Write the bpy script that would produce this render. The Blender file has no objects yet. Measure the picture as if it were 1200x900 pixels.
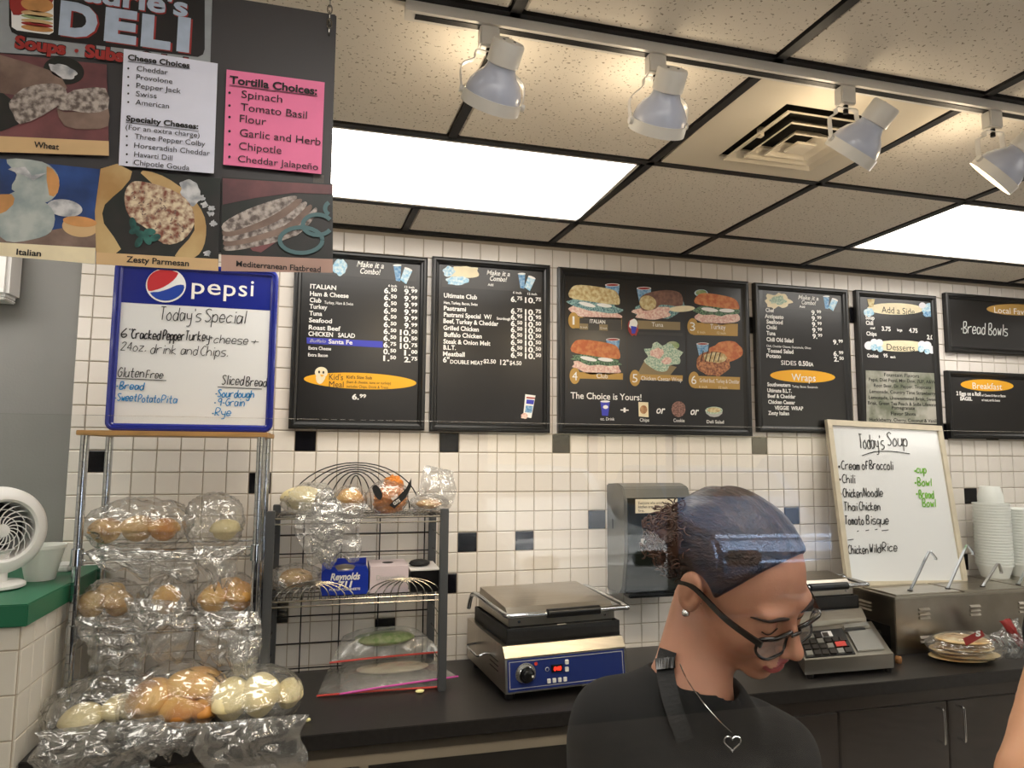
import bpy, bmesh, math, random
import numpy as np
from mathutils import Matrix, Vector
random.seed(7)
C = bpy.context.scene.collection
SC = bpy.context.scene
PI = math.pi
# ---------------------------------------------------------------- camera
FPX = 805.11
YAW, PIT, ROL = -0.2570067, 1.6698763, 0.0068476
def _rot(rx, ry, rz):
    c, s = math.cos, math.sin
    Z = np.array([[c(rz), -s(rz), 0], [s(rz), c(rz), 0], [0, 0, 1]])
    X = np.array([[1, 0, 0], [0, c(rx), -s(rx)], [0, s(rx), c(rx)]])
    Y = np.array([[c(ry), -s(ry), 0], [s(ry), c(ry), 0], [0, 0, 1]])
    return Z @ X @ Y
MC = _rot(PIT, ROL, YAW)
CAM = np.array([0.134475, -2.814140, 1.747437])
cam_d = bpy.data.cameras.new('camera'); cam = bpy.data.objects.new('camera', cam_d); C.objects.link(cam)
m4 = Matrix([[*MC[i], CAM[i]] for i in range(3)] + [[0, 0, 0, 1]])
cam.matrix_world = m4
cam_d.sensor_width = 36; cam_d.lens = FPX / 1200 * 36; cam_d.clip_start = 0.05; cam_d.clip_end = 200
SC.camera = cam
def ray(x, y): return MC @ np.array([(x - 600) / FPX, (450 - y) / FPX, -1.0])
def P(x, y, Y):
    d = ray(x, y); return CAM + d * ((Y - CAM[1]) / d[1])
def PZ(x, y, Z):
    d = ray(x, y); return CAM + d * ((Z - CAM[2]) / d[2])
def Q(x, y, dep): return CAM + ray(x, y) * dep
def proj(p):
    q = MC.T @ (np.asarray(p, float) - CAM); return 600 + FPX * q[0] / -q[2], 450 - FPX * q[1] / -q[2]
# ---------------------------------------------------------------- world, sun, exposure
SC.view_settings.view_transform = 'Standard'; SC.view_settings.look = 'None'
SC.view_settings.exposure = 0.0; SC.view_settings.gamma = 1.0; SC.view_settings.use_curve_mapping = False
SC.cycles.transparent_max_bounces = 32; SC.cycles.max_bounces = 8
w = bpy.data.worlds.new('world'); SC.world = w; w.use_nodes = True
nt = w.node_tree; bg = nt.nodes['Background']; sky = nt.nodes.new('ShaderNodeTexSky')
sky.sky_type = 'NISHITA'; sky.sun_disc = False; sky.sun_elevation = math.radians(48); sky.sun_rotation = math.radians(150)
nt.links.new(sky.outputs[0], bg.inputs[0]); bg.inputs[1].default_value = 0.30
sd = bpy.data.lights.new('sun', 'SUN'); sd.energy = 16.0; sd.angle = 0.01; sd.color = (1, .95, .88)
so = bpy.data.objects.new('sun', sd); C.objects.link(so); so.rotation_euler = (math.radians(42), 0, math.radians(150))
LIGHT_E = 7.0
# ---------------------------------------------------------------- materials
def lin(c):
    if isinstance(c, str):
        c = [int(c[i:i + 2], 16) / 255 for i in (0, 2, 4)]
    return tuple((v / 12.92 if v <= .04045 else ((v + .055) / 1.055) ** 2.4) for v in c) + (1.0,)
MATS = {}
def mat(name, col, rough=.5, metal=0., var=0., vscale=20., bump=0., bscale=60., spec=.5, stretch=None, emit=None, col2=None, coat=0., sss=0.):
    m = bpy.data.materials.new(name); m.use_nodes = True; nt = m.node_tree; b = nt.nodes['Principled BSDF']
    b.inputs['Base Color'].default_value = lin(col); b.inputs['Roughness'].default_value = rough
    b.inputs['Metallic'].default_value = metal; b.inputs['Specular IOR Level'].default_value = spec
    if coat: b.inputs['Coat Weight'].default_value = coat; b.inputs['Coat Roughness'].default_value = .05
    if sss: b.inputs['Subsurface Weight'].default_value = sss; b.inputs['Subsurface Scale'].default_value = .01
    tc = nt.nodes.new('ShaderNodeTexCoord'); mp = nt.nodes.new('ShaderNodeMapping'); nt.links.new(tc.outputs['Object'], mp.inputs[0])
    if stretch: mp.inputs['Scale'].default_value = stretch
    if var or col2:
        n = nt.nodes.new('ShaderNodeTexNoise'); n.inputs['Scale'].default_value = vscale; n.inputs['Detail'].default_value = 5
        nt.links.new(mp.outputs[0], n.inputs[0])
        r = nt.nodes.new('ShaderNodeValToRGB'); nt.links.new(n.outputs[0], r.inputs[0])
        a = lin(col); c2 = lin(col2) if col2 else tuple(v * (1 - var) for v in a[:3]) + (1,)
        r.color_ramp.elements[0].color = c2; r.color_ramp.elements[1].color = a
        r.color_ramp.elements[0].position = .38; r.color_ramp.elements[1].position = .62
        nt.links.new(r.outputs[0], b.inputs['Base Color'])
    if bump:
        n = nt.nodes.new('ShaderNodeTexNoise'); n.inputs['Scale'].default_value = bscale; n.inputs['Detail'].default_value = 4
        nt.links.new(mp.outputs[0], n.inputs[0]); bu = nt.nodes.new('ShaderNodeBump'); bu.inputs['Strength'].default_value = bump
        bu.inputs['Distance'].default_value = .004
        nt.links.new(n.outputs[0], bu.inputs['Height']); nt.links.new(bu.outputs[0], b.inputs['Normal'])
    if emit:
        b.inputs['Emission Color'].default_value = lin(emit[0]); b.inputs['Emission Strength'].default_value = emit[1]
    MATS[name] = m; return m
mat('tile_white', 'EBE4DC', .17, var=.03, vscale=3, bump=.04, bscale=12)
mat('tile_black', '0E0E14', .15)
mat('grout', 'B7AA98', .8, bump=.2, bscale=200)
mat('tile_old', 'DDD7CC', .3, var=.06, vscale=4)
mat('grey_paint', '8B8A88', .55, var=.08, vscale=3, bump=.15, bscale=120)
mat('grey_paint2', '6F6A66', .7)
mat('floor', 'B8AE9F', .4, var=.3, vscale=8)
mat('wall_plain', 'CFC8BC', .7)
mat('grid_black', '17171A', .5)
mat('white_metal', 'E4E1DA', .35)
mat('bulb_glass', 'C3C9DA', .25, var=.06, vscale=10)
mat('bulb_hot', 'FFF0D0', .3, emit=('FFDDA0', 9))
mat('diffuser', 'FFFFFF', .4, emit=('FFF9F0', LIGHT_E))
mat('vent_white', 'E8DFCD', .5)
mat('black', '0B0B0C', .5)
mat('dark_hole', '15110D', .9)
mat('black_laminate', '2A2827', .33, var=.25, vscale=60)
mat('cabinet_brown', '1E1411', .3, var=.3, vscale=6, stretch=(1, 1, 8))
mat('beige_edge', '9C8F7B', .6)
mat('green_top', '1F6A4C', .4, var=.08, vscale=5)
mat('steel', 'B9B2A6', .3, 1, var=.12, vscale=4, bump=.04, bscale=30, stretch=(1, 30, 1))
mat('steel_dull', 'ABA397', .3, 1, var=.2, vscale=6)
mat('steel_dark', '4A4541', .35, .8, var=.2, vscale=8)
mat('chrome', 'C9CDD2', .12, 1)
mat('rack_grey', '55575A', .4, .3)
mat('wire_black', '1B1B1D', .35, .5)
mat('wire_steel', '8F8C86', .25, 1)
mat('wood', 'B98E56', .5, var=.2, vscale=12, stretch=(1, 8, 8))
mat('cast_iron', '1C1A19', .55, bump=.3)
mat('plastic_black', '0D0D0E', .3)
mat('board_black', '1D1C1C', .28, var=.12, vscale=5)
mat('board_strip', '333130', .35)
mat('frame_black', '141414', .32)
mat('letter_white', 'F3F1EC', .6)
mat('letter_grey', 'B9B7B4', .6)
mat('letter_brown', '30200F', .6)
mat('yellow', 'EFAE1C', .5)
mat('cream', 'F0E2BE', .5, var=.08, vscale=30)
mat('gold', 'B9924A', .5)
mat('gold_dim', '8D7B59', .5)
mat('menu_blue', '3A3FB4', .5)
mat('sky_blue', '8FC4DF', .5, col2='DCEBF0', vscale=90)
mat('cup_blue', '4A86B8', .5, col2='9DBFD8', vscale=90)
mat('bread_photo', 'C79B6E', .6, col2='9C6B47', vscale=60)
mat('bread_light_photo', 'DCCFA0', .6, col2='B99B66', vscale=60)
mat('bread_red_photo', 'C0683F', .6, col2='D58E5A', vscale=50)
mat('bread_brown_photo', '8A6555', .6, col2='6E4F45', vscale=60)
mat('lettuce_photo', '7C9C78', .6, col2='2F4238', vscale=160)
mat('lettuce_cyan', '9FC3BE', .6, col2='3D6670', vscale=160)
mat('meat_photo', 'D9A79A', .6, col2='F2DACB', vscale=120)
mat('salad_photo', 'D8DFC9', .6, col2='7FA58D', vscale=140)
mat('grill_photo', 'C98A5E', .6, col2='7E4A34', vscale=90)
mat('cookie_photo', 'A77D70', .6, col2='5B4038', vscale=150)
mat('poster_land', 'B6B3A8', .5, col2='6E7460', vscale=9)
mat('poster_white', 'E9E8EE', .6)
mat('paper', 'DDDFEF', .6, var=.03)
mat('paper_pink', 'F07CA8', .6, var=.04)
mat('paper_cream', 'E9DFC8', .6)
mat('ink', '101012', .6)
mat('sign_board', '3D3B3D', .5, var=.08, vscale=3)
mat('sign_grey', '9A9FA3', .5, var=.08, vscale=40)
mat('sign_dark', '191719', .5)
mat('sign_blue', 'B4C3D8', .5, var=.1, vscale=50)
mat('sign_red', '9C2E2B', .5)
mat('photo_rose', '7A4A4C', .45, col2='56363B', vscale=12)
mat('photo_dark', '2A2727', .4, col2='1B2320', vscale=20)
mat('photo_crumb', 'B8ADA5', .5, col2='5F544F', vscale=110)
mat('photo_crust', '8A7468', .5, col2='6A554C', vscale=18)
mat('photo_white', 'CFCFD0', .5, col2='8E9299', vscale=50)
mat('photo_blue', '2A4F92', .45, col2='16305F', vscale=10)
mat('photo_bread_blue', 'B6BDB8', .5, col2='8F9C9C', vscale=25)
mat('photo_orange', 'D69A5E', .5, col2='B7854F', vscale=20)
mat('photo_seed', 'D9C9AB', .5, col2='7C4535', vscale=95)
mat('photo_leaf', '2F6A62', .5, col2='16433F', vscale=40)
mat('photo_parch', 'C9AE7B', .5, col2='A98350', vscale=8)
mat('photo_ring', '4C6C70', .5)
mat('caption', 'D3B182', .5, var=.05)
mat('caption2', 'B08E80', .5, var=.05)
mat('navy', '1E2A86', .25, coat=.4)
mat('logo_red', 'C8343B', .4); mat('logo_white', 'F4F4F4', .4); mat('logo_blue', '2346A8', .4)
mat('whiteboard', 'E9EAEA', .12)
mat('cream_wood', 'D8CDB5', .5, var=.12, vscale=15)
mat('marker_black', '14161A', .5); mat('marker_blue', '1B86C9', .5); mat('marker_green', '7CBF3F', .5); mat('chalk', 'D6DAD6', .7)
mat('white_plastic', 'E6E4E2', .3)
mat('foam', 'EEF1EC', .55, bump=.05)
mat('fan_dark', '24252A', .4)
mat('bun', 'CB8434', .5, col2='E9BE6E', vscale=9, bump=.15, bscale=25)
mat('bun_pale', 'EAD79A', .6, col2='F3E7BC', vscale=10, bump=.15, bscale=25)
mat('bun_dark', 'B9874E', .6, col2='E0BE83', vscale=12, bump=.2)
mat('flatbread', 'E3CFA0', .65, col2='C69C62', vscale=14, bump=.2)
mat('orange_wrap', 'D98324', .35, var=.25, vscale=20, bump=.4, bscale=40)
mat('box_blue', '1A36A8', .35)
mat('box_pink', 'DACBD0', .5); mat('box_white', 'E8E4E2', .5)
mat('glove', '101013', .5, bump=.4, bscale=30)
mat('greens', '7E9A5E', .5, col2='A9B28A', vscale=40)
mat('zip_red', 'D5443A', .35); mat('zip_pink', 'CF4FA6', .35)
mat('panel_blue', '20306F', .3)
mat('led_red', 'FF3322', .4, emit=('FF2A1A', 3))
mat('knob_silver', 'B5B3AD', .3, .8)
mat('dispenser', '63635E', .3, coat=.2, var=.08)
mat('dispenser_dark', '1F2420', .12, coat=.5)
mat('skin', 'BC876E', .48, var=.07, vscale=25, bump=.08, bscale=300, sss=.12)
mat('skin2', 'C58F6B', .5, var=.06, vscale=20, sss=.1)
mat('lips', 'A04F50', .35, sss=.1)
mat('brow', '2A1B16', .8)
mat('hair', '1A1311', .42, col2='3A2822', vscale=8, bump=.5, bscale=22, stretch=(14, 1.2, 14))
mat('hair_curl', '2E1D17', .45, col2='553524', vscale=14)
mat('shirt_black', '09090B', .9, var=.2, vscale=30, bump=.12, bscale=18)
mat('apron_black', '0C0C0E', .7, bump=.3, bscale=150)
mat('denim', '1D2230', .85)
mat('glasses', '15100F', .2, coat=.4)
mat('shoe', '101010', .5)
mat('silver', 'D8D8D8', .15, 1)
mat('car_blue', '6E8FC0', .3, .2, coat=.8); mat('car_white', 'E8ECF0', .3, coat=.8); mat('car_glass', '1C2430', .05, .0, coat=1)
mat('tyre', '0C0C0C', .8); mat('asphalt', '8E8C88', .9, var=.15, vscale=3); mat('foliage', '3E5A2A', .8, col2='223516', vscale=3)
mat('cork', '9A6A3E', .8, bump=.3)
mat('note_yellow', 'E8E0A0', .6)
def film(name, tint=(.97, .97, .97), milk=.13, gl=.17, rough=.10, bscale=16, bump=1.0):
    m = bpy.data.materials.new(name); m.use_nodes = True; nt = m.node_tree; N = nt.nodes; L = nt.links
    for n in list(N): N.remove(n)
    out = N.new('ShaderNodeOutputMaterial'); tr = N.new('ShaderNodeBsdfTransparent'); tr.inputs[0].default_value = (*tint, 1)
    g = N.new('ShaderNodeBsdfGlossy'); g.inputs['Roughness'].default_value = rough
    d = N.new('ShaderNodeBsdfTranslucent'); d.inputs[0].default_value = (.85, .85, .83, 1)
    d2 = N.new('ShaderNodeBsdfDiffuse'); d2.inputs[0].default_value = (.85, .85, .83, 1)
    tc = N.new('ShaderNodeTexCoord'); n1 = N.new('ShaderNodeTexNoise'); n1.inputs['Scale'].default_value = bscale; n1.inputs['Detail'].default_value = 3
    try: n1.noise_type = 'RIDGED_MULTIFRACTAL'
    except Exception: pass
    L.new(tc.outputs['Object'], n1.inputs[0]); bu = N.new('ShaderNodeBump'); bu.inputs['Strength'].default_value = bump; bu.inputs['Distance'].default_value = .035
    L.new(n1.outputs[0], bu.inputs['Height'])
    for s in (g, d2): L.new(bu.outputs[0], s.inputs['Normal'])
    lw = N.new('ShaderNodeFresnel'); L.new(bu.outputs[0], lw.inputs['Normal'])
    ge = N.new('ShaderNodeNewGeometry'); io = N.new('ShaderNodeMapRange'); io.inputs['To Min'].default_value = 1.5; io.inputs['To Max'].default_value = 1 / 1.5   # thin film: no total reflection from the inner face
    L.new(ge.outputs['Backfacing'], io.inputs['Value']); L.new(io.outputs[0], lw.inputs[0])
    ma = N.new('ShaderNodeMath'); ma.operation = 'ADD'; ma.use_clamp = True; ma.inputs[1].default_value = gl - .04; L.new(lw.outputs[0], ma.inputs[0])
    md = N.new('ShaderNodeMixShader'); md.inputs[0].default_value = .5; L.new(d.outputs[0], md.inputs[1]); L.new(d2.outputs[0], md.inputs[2])
    m1 = N.new('ShaderNodeMixShader'); m1.inputs[0].default_value = milk; L.new(tr.outputs[0], m1.inputs[1]); L.new(md.outputs[0], m1.inputs[2])
    m2 = N.new('ShaderNodeMixShader'); L.new(ma.outputs[0], m2.inputs[0]); L.new(m1.outputs[0], m2.inputs[1]); L.new(g.outputs[0], m2.inputs[2])
    L.new(m2.outputs[0], out.inputs[0]); MATS[name] = m; return m
film('bag_film'); film('bag_film_pale', milk=.2, gl=.16); film('bag_foil', milk=.35, gl=.3, rough=.12, bscale=45)
film('zip_film', milk=.3, gl=.12, rough=.2, bscale=14, bump=.6)
film('pane_glass', tint=(.985, .99, .985), milk=0, gl=.022, rough=.0, bump=0)
film('lens_glass', tint=(.93, .9, .86), milk=.22, gl=.06, rough=.02, bump=0)
# ceiling tile: speckled fissures in relief
def ceil_mat():
    m = mat('ceiling_tile', 'EFE8DC', .9); nt = m.node_tree; b = nt.nodes['Principled BSDF']
    tc = nt.nodes.new('ShaderNodeTexCoord'); n = nt.nodes.new('ShaderNodeTexNoise'); n.inputs['Scale'].default_value = 130; n.inputs['Detail'].default_value = 2
    nt.links.new(tc.outputs['Object'], n.inputs[0]); r = nt.nodes.new('ShaderNodeValToRGB'); nt.links.new(n.outputs[0], r.inputs[0])
    r.color_ramp.elements[0].position = .33; r.color_ramp.elements[0].color = lin('A09584'); r.color_ramp.elements[1].position = .36; r.color_ramp.elements[1].color = lin('EFE8DC')
    nt.links.new(r.outputs[0], b.inputs['Base Color'])
ceil_mat()
# ---------------------------------------------------------------- mesh helpers
ORI = {}   # object -> world origin
def tagp(o, label=None, cat=None, group=None, kind=None):
    if label: o['label'] = label
    if cat: o['category'] = cat
    if group: o['group'] = group
    if kind: o['kind'] = kind
    return o
def thing(name, label, cat, loc=(0, 0, 0), group=None):
    o = bpy.data.objects.new(name, None); C.objects.link(o); o.location = loc; o.empty_display_size = .05
    ORI[o.name] = np.array(loc, float); return tagp(o, label, cat, group)
class MB:
    def __init__(s): s.v = []; s.f = []; s.mi = []; s.mats = []
    def add(s, vs, fs, m=None):
        b = len(s.v); s.v.extend([tuple(map(float, p)) for p in vs]); k = 0
        if m is not None:
            if m not in s.mats: s.mats.append(m)
            k = s.mats.index(m)
        for f in fs: s.f.append([b + i for i in f]); s.mi.append(k)
        return s
    def box(s, a, b, m=None, bev=0):
        x0, y0, z0 = [min(a[i], b[i]) for i in range(3)]; x1, y1, z1 = [max(a[i], b[i]) for i in range(3)]
        if bev <= 0:
            vs = [(x, y, z) for z in (z0, z1) for x, y in ((x0, y0), (x1, y0), (x1, y1), (x0, y1))]
            return s.add(vs, [(3, 2, 1, 0), (4, 5, 6, 7), (0, 1, 5, 4), (1, 2, 6, 5), (2, 3, 7, 6), (3, 0, 4, 7)], m)
        bm = bmesh.new(); bmesh.ops.create_cube(bm, size=1)
        bmesh.ops.scale(bm, vec=(x1 - x0, y1 - y0, z1 - z0), verts=bm.verts)
        bmesh.ops.translate(bm, vec=((x0 + x1) / 2, (y0 + y1) / 2, (z0 + z1) / 2), verts=bm.verts)
        bmesh.ops.bevel(bm, geom=bm.edges[:], offset=bev, segments=2, affect='EDGES')
        s.bm(bm, m); return s
    def bm(s, bm, m=None):
        bm.verts.index_update(); s.add([tuple(v.co) for v in bm.verts], [[v.index for v in f.verts] for f in bm.faces], m); bm.free()
    def hexa(s, b4, t4, m=None):   # two quads, bottom and top
        return s.add(list(b4) + list(t4), [(3, 2, 1, 0), (4, 5, 6, 7), (0, 1, 5, 4), (1, 2, 6, 5), (2, 3, 7, 6), (3, 0, 4, 7)], m)
    def tube(s, pts, r, n=8, m=None, closed=False):
        pts = [np.array(p, float) for p in pts]; k = len(pts); rr = r if hasattr(r, '__len__') else [r] * k
        vs = []; up = None
        for i, p in enumerate(pts):
            a = pts[(i - 1) % k] if (i > 0 or closed) else p; b = pts[(i + 1) % k] if (i < k - 1 or closed) else p
            t = b - a; t = t / (np.linalg.norm(t) + 1e-12)
            if up is None: up = np.array([0, 0, 1.]) if abs(t[2]) < .9 else np.array([1., 0, 0])
            u = np.cross(up, t); nu = np.linalg.norm(u)
            u = u / nu if nu > 1e-6 else np.array([1., 0, 0]); w_ = np.cross(t, u); up = w_
            for j in range(n):
                a_ = 2 * PI * j / n; vs.append(p + rr[i] * (math.cos(a_) * u + math.sin(a_) * w_))
        fs = []
        for i in range(k if closed else k - 1):
            i2 = (i + 1) % k
            for j in range(n): fs.append((i * n + j, i * n + (j + 1) % n, i2 * n + (j + 1) % n, i2 * n + j))
        if not closed: fs += [tuple(range(n))[::-1], tuple((k - 1) * n + j for j in range(n))]
        return s.add(vs, fs, m)
    def lathe(s, prof, c=(0, 0, 0), axis=(0, 0, 1), n=24, m=None, cap=True):
        ax = np.array(axis, float); ax /= np.linalg.norm(ax); t = np.array([1, 0, 0.]) if abs(ax[0]) < .9 else np.array([0, 1., 0])
        u = np.cross(ax, t); u /= np.linalg.norm(u); w_ = np.cross(ax, u); c = np.array(c, float); vs = []
        for r, h in prof:
            for j in range(n): a = 2 * PI * j / n; vs.append(c + ax * h + r * (math.cos(a) * u + math.sin(a) * w_))
        fs = [(i * n + j, i * n + (j + 1) % n, (i + 1) * n + (j + 1) % n, (i + 1) * n + j) for i in range(len(prof) - 1) for j in range(n)]
        if cap: fs += [tuple(range(n))[::-1], tuple((len(prof) - 1) * n + j for j in range(n))]
        return s.add(vs, fs, m)
    def ball(s, c, r, nu=24, nv=16, m=None, fn=None, R=None):
        vs = []; r = r if hasattr(r, '__len__') else (r, r, r)
        for i in range(nv + 1):
            th = PI * i / nv
            for j in range(nu):
                ph = 2 * PI * j / nu; d = np.array([math.sin(th) * math.cos(ph), math.sin(th) * math.sin(ph), math.cos(th)])
                q = d * np.array(r)
                if fn: q = q * fn(d)
                if R is not None: q = R @ q
                vs.append(np.array(c) + q)
        fs = [(i * nu + j, (i + 1) * nu + j, (i + 1) * nu + (j + 1) % nu, i * nu + (j + 1) % nu) for i in range(nv) for j in range(nu)]
        return s.add(vs, fs, m)
    def build(s, name, material, parent=None, smooth=False, label=None, cat=None, group=None, kind=None, origin=None):
        o0 = ORI[parent.name] if parent is not None else np.array(origin if origin is not None else (0, 0, 0), float)
        me = bpy.data.meshes.new(name); me.from_pydata([tuple(np.array(p) - o0) for p in s.v], [], s.f)
        if s.mats:
            for m in s.mats: me.materials.append(MATS[m])
            me.polygons.foreach_set('material_index', s.mi)
        else: me.materials.append(MATS[material])
        if smooth:
            me.polygons.foreach_set('use_smooth', [True] * len(me.polygons))
        me.validate(); me.update()
        o = bpy.data.objects.new(name, me); C.objects.link(o)
        if parent is not None: o.parent = parent; ORI[o.name] = o0
        else: o.location = o0; ORI[o.name] = o0
        return tagp(o, label, cat, group, kind)
def autosmooth(o, ang=40):
    bm = bmesh.new(); bm.from_mesh(o.data); a = math.radians(ang)
    for f in bm.faces: f.smooth = True
    for e in bm.edges:
        e.smooth = not (len(e.link_faces) == 2 and e.calc_face_angle(0) > a)
    bm.to_mesh(o.data); bm.free(); return o
def copy_tree(o, loc, label=None, group=None):
    r = o.copy(); C.objects.link(r); r.location = loc
    if label: r['label'] = label
    if group: r['group'] = group
    for ch in o.children:
        c = ch.copy(); C.objects.link(c); c.parent = r
        for g in ch.children:
            d = g.copy(); C.objects.link(d); d.parent = c
    return r
def catmull(pts, k=4, closed=False):
    pts = [np.array(p, float) for p in pts]; n = len(pts); out = []
    if n < 3 and not closed: return pts
    for i in range(n if closed else n - 1):
        g = (lambda q: pts[q % n]) if closed else (lambda q: pts[max(0, min(n - 1, q))])
        p0, p1, p2, p3 = g(i - 1), g(i), g(i + 1), g(i + 2)
        for j in range(k):
            t = j / k
            out.append(.5 * (2 * p1 + (p2 - p0) * t + (2 * p0 - 5 * p1 + 4 * p2 - p3) * t * t + (3 * p1 - p0 - 3 * p2 + p3) * t ** 3))
    if not closed: out.append(pts[-1])
    return out
# planes that carry flat print
class Plane:
    def __init__(s, O, ex, ez):
        s.O = np.array(O, float); s.ex = np.array(ex, float); s.ex /= np.linalg.norm(s.ex)
        ez = np.array(ez, float); ez = ez - s.ex * (ez @ s.ex); s.ez = ez / np.linalg.norm(ez); s.n = np.cross(s.ex, s.ez)
    def uv(s, x, y):
        d = ray(x, y); t = ((s.O - CAM) @ s.n) / (d @ s.n); p = CAM + d * t - s.O; return p @ s.ex, p @ s.ez
    def pt(s, u, v, off=0): return s.O + s.ex * u + s.ez * v + s.n * off
def VP(Y): return Plane((0, Y, 0), (1, 0, 0), (0, 0, 1))
class Print:   # flat ink shapes gathered per colour, each colour one part
    def __init__(s, plane): s.p = plane; s.d = {}; s.g = []; s.cur = None
    def start(s, name): s.cur = MB(); s.g.append((name, s.cur)); return s
    def stop(s): s.cur = None; return s
    def mb(s, m, ink=False):
        if s.cur is not None and not ink: s.cm = m; return s.cur
        s.cm = None; return s.d.setdefault(m, MB())
    def poly(s, pts, m, off=.001, smooth=0):
        uv = [np.array(s.p.uv(*q)) for q in pts]
        if smooth: uv = catmull(uv, smooth, True)
        b_ = s.mb(m); b_.add([s.p.pt(a, b, off) for a, b in uv], [tuple(range(len(uv)))], s.cm); return s
    def ell(s, cx, cy, rx, ry, m, off=.001, n=28, rot=0):
        c, q = math.cos(math.radians(rot)), math.sin(math.radians(rot)); pts = []
        for i in range(n):
            a = 2 * PI * i / n; u, v = rx * math.cos(a), ry * math.sin(a); pts.append((cx + u * c - v * q, cy + u * q + v * c))
        return s.poly(pts, m, off)
    def blob(s, cx, cy, rx, ry, m, off=.001, n=18, jit=.15, seed=0, rot=0):
        r = random.Random(seed + int(cx)); c, q = math.cos(math.radians(rot)), math.sin(math.radians(rot)); pts = []
        for i in range(n):
            a = 2 * PI * i / n; k = 1 + r.uniform(-jit, jit); u, v = rx * math.cos(a) * k, ry * math.sin(a) * k; pts.append((cx + u * c - v * q, cy + u * q + v * c))
        return s.poly(pts, m, off, 2)
    def text(s, body, x0, y0, x1, h, m, off=.0018, bold=0, shear=0):
        vs, fs, wd = glyphs(body, bold, shear)
        u0, v0 = s.p.uv(x0, y0); _, vt = s.p.uv(x0, y0 - h); hh = vt - v0
        # right end: same v
        lo = s.p.uv(x1, y0)[0]
        sx = (lo - u0) / wd; sy = hh / .7
        s.mb(m, True).add([s.p.pt(u0 + a * sx, v0 + b * sy, off) for a, b in vs], fs); return s
    def line(s, pts, wpx, m, off=.0018, k=1):
        uv = [np.array(s.p.uv(*q)) for q in pts]; a = np.array(s.p.uv(pts[0][0] + wpx, pts[0][1])); wd = abs(a[0] - uv[0][0])
        if k > 1: uv = catmull(uv, k)
        s.ribbon(uv, wd, m, off); return s
    def ribbon(s, uv, wd, m, off):
        mb = s.mb(m, True); L = []; n = len(uv)
        for i in range(n):
            t = uv[min(n - 1, i + 1)] - uv[max(0, i - 1)]; t = t / (np.linalg.norm(t) + 1e-9); nn = np.array([-t[1], t[0]]) * wd / 2
            L += [s.p.pt(*(uv[i] + nn), off), s.p.pt(*(uv[i] - nn), off)]
        mb.add(L, [(2 * i, 2 * i + 1, 2 * i + 3, 2 * i + 2) for i in range(n - 1)])
    def hand(s, body, x0, y0, x1, h, m, wd=.9, off=.0018, slant=.12, seed=1):
        r = random.Random(seed + len(body)); adv = 0; strokes = []
        for ch in body:
            if ch == ' ': adv += 3.0; continue
            g = HW.get(ch, HW.get(ch.lower(), '0i3i')); mx = 0
            for st in g.split():
                pts = [(int(st[i]), ord(st[i + 1]) - ord('e')) for i in range(0, len(st), 2)]; mx = max(mx, max(q[0] for q in pts))
                strokes.append([(adv + a + r.uniform(-.15, .15) + b * slant, b + r.uniform(-.2, .2)) for a, b in pts])
            adv += mx + 1.5
        u0, v0 = s.p.uv(x0, y0); u1, _ = s.p.uv(x1, y0); _, vt = s.p.uv(x0, y0 - h); sx = (u1 - u0) / (adv - 1.5); sy = (vt - v0) / 10
        wm = abs(s.p.uv(x0 + wd, y0)[0] - u0)
        for st in strokes:
            uv = [np.array((u0 + a * sx, v0 + b * sy)) for a, b in st]
            s.ribbon(catmull(uv, 4) if len(uv) > 2 else uv, wm, m, off)
        return s
    def done(s, parent, names={}):
        for m, mb in s.d.items():
            nm = names.get(m, 'lettering' if m.startswith(('letter', 'ink', 'marker', 'chalk', 'cream')) else 'printed_shape')
            if nm == 'lettering': mb.build(nm, m, parent, kind='stuff'); continue
            for f in mb.f: MB().add([mb.v[i] for i in f], [tuple(range(len(f)))]).build(nm, m, parent)
        for nm, mb in s.g:
            if mb.v: mb.build(nm, None, parent)
HW = dict(a="4j1k0h1e3f4j 4k4e", b="0o0e2e4g3j1j0h", c="4j2k0h1e4f", d="4i2k0h1e3e4i 4o4e", e="0h4h3k1k0h1e4f", f="4n2o1m1e 0j3j", g="4j1k0h1e3f4j 4j4b2a0b",
  h="0o0e 0h2k4i4e", i="1k1e 1m1n", k="0o0e 3k0h4e", l="1o1e", m="0k0e 0i1k2i2e 2i3k4i4e", n="0k0e 0i2k4i4e", o="2k0h1e3e4h2k", p="0k0a 0i2k4i3e0f",
  q="4j1k0h1e4g 4k4a", r="0k0e 0i2k4k", s="4k1k0i4g3e0e", t="2o2f4e 0k4k", u="0k0f2e4g 4k4e", v="0k2e4k", w="0k1e2i3e4k", x="0k4e 4k0e", y="0k1g4g 4k4b1a", z="0k4k 4k0e 0e4e",
  B="0e0o 0o3o3k0j 0j4h3e0e", C="4n2o0k0h2e4f", F="0e0o 0o4o 0j3j", G="4n2o0k0h2e4g4j2j", N="0e0o 0o4e 4e4o", P="0e0o4n3j0i", R="0e0o4n3j0i 0i4e", S="4n2o0m4h2e0f", T="0o4o 2o2e",
  W="0o1e2k3e4o", H="0o0e 4o4e 0j4j")
HW.update({'6': "3o0j0g2e4g3i0h", '2': "0m2o4m0e 0e4e", '4': "3e3o 3o0h 0h4h", '9': "4m2o0l2j4l 4n4e", '+': "2k2g 0i4i", '"': "0o0m 2o2m", '.': "0e1f", '-': "0i3i", "'": "1o1m", '*': "0h1i 1h0i"})
GC = {}
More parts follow.
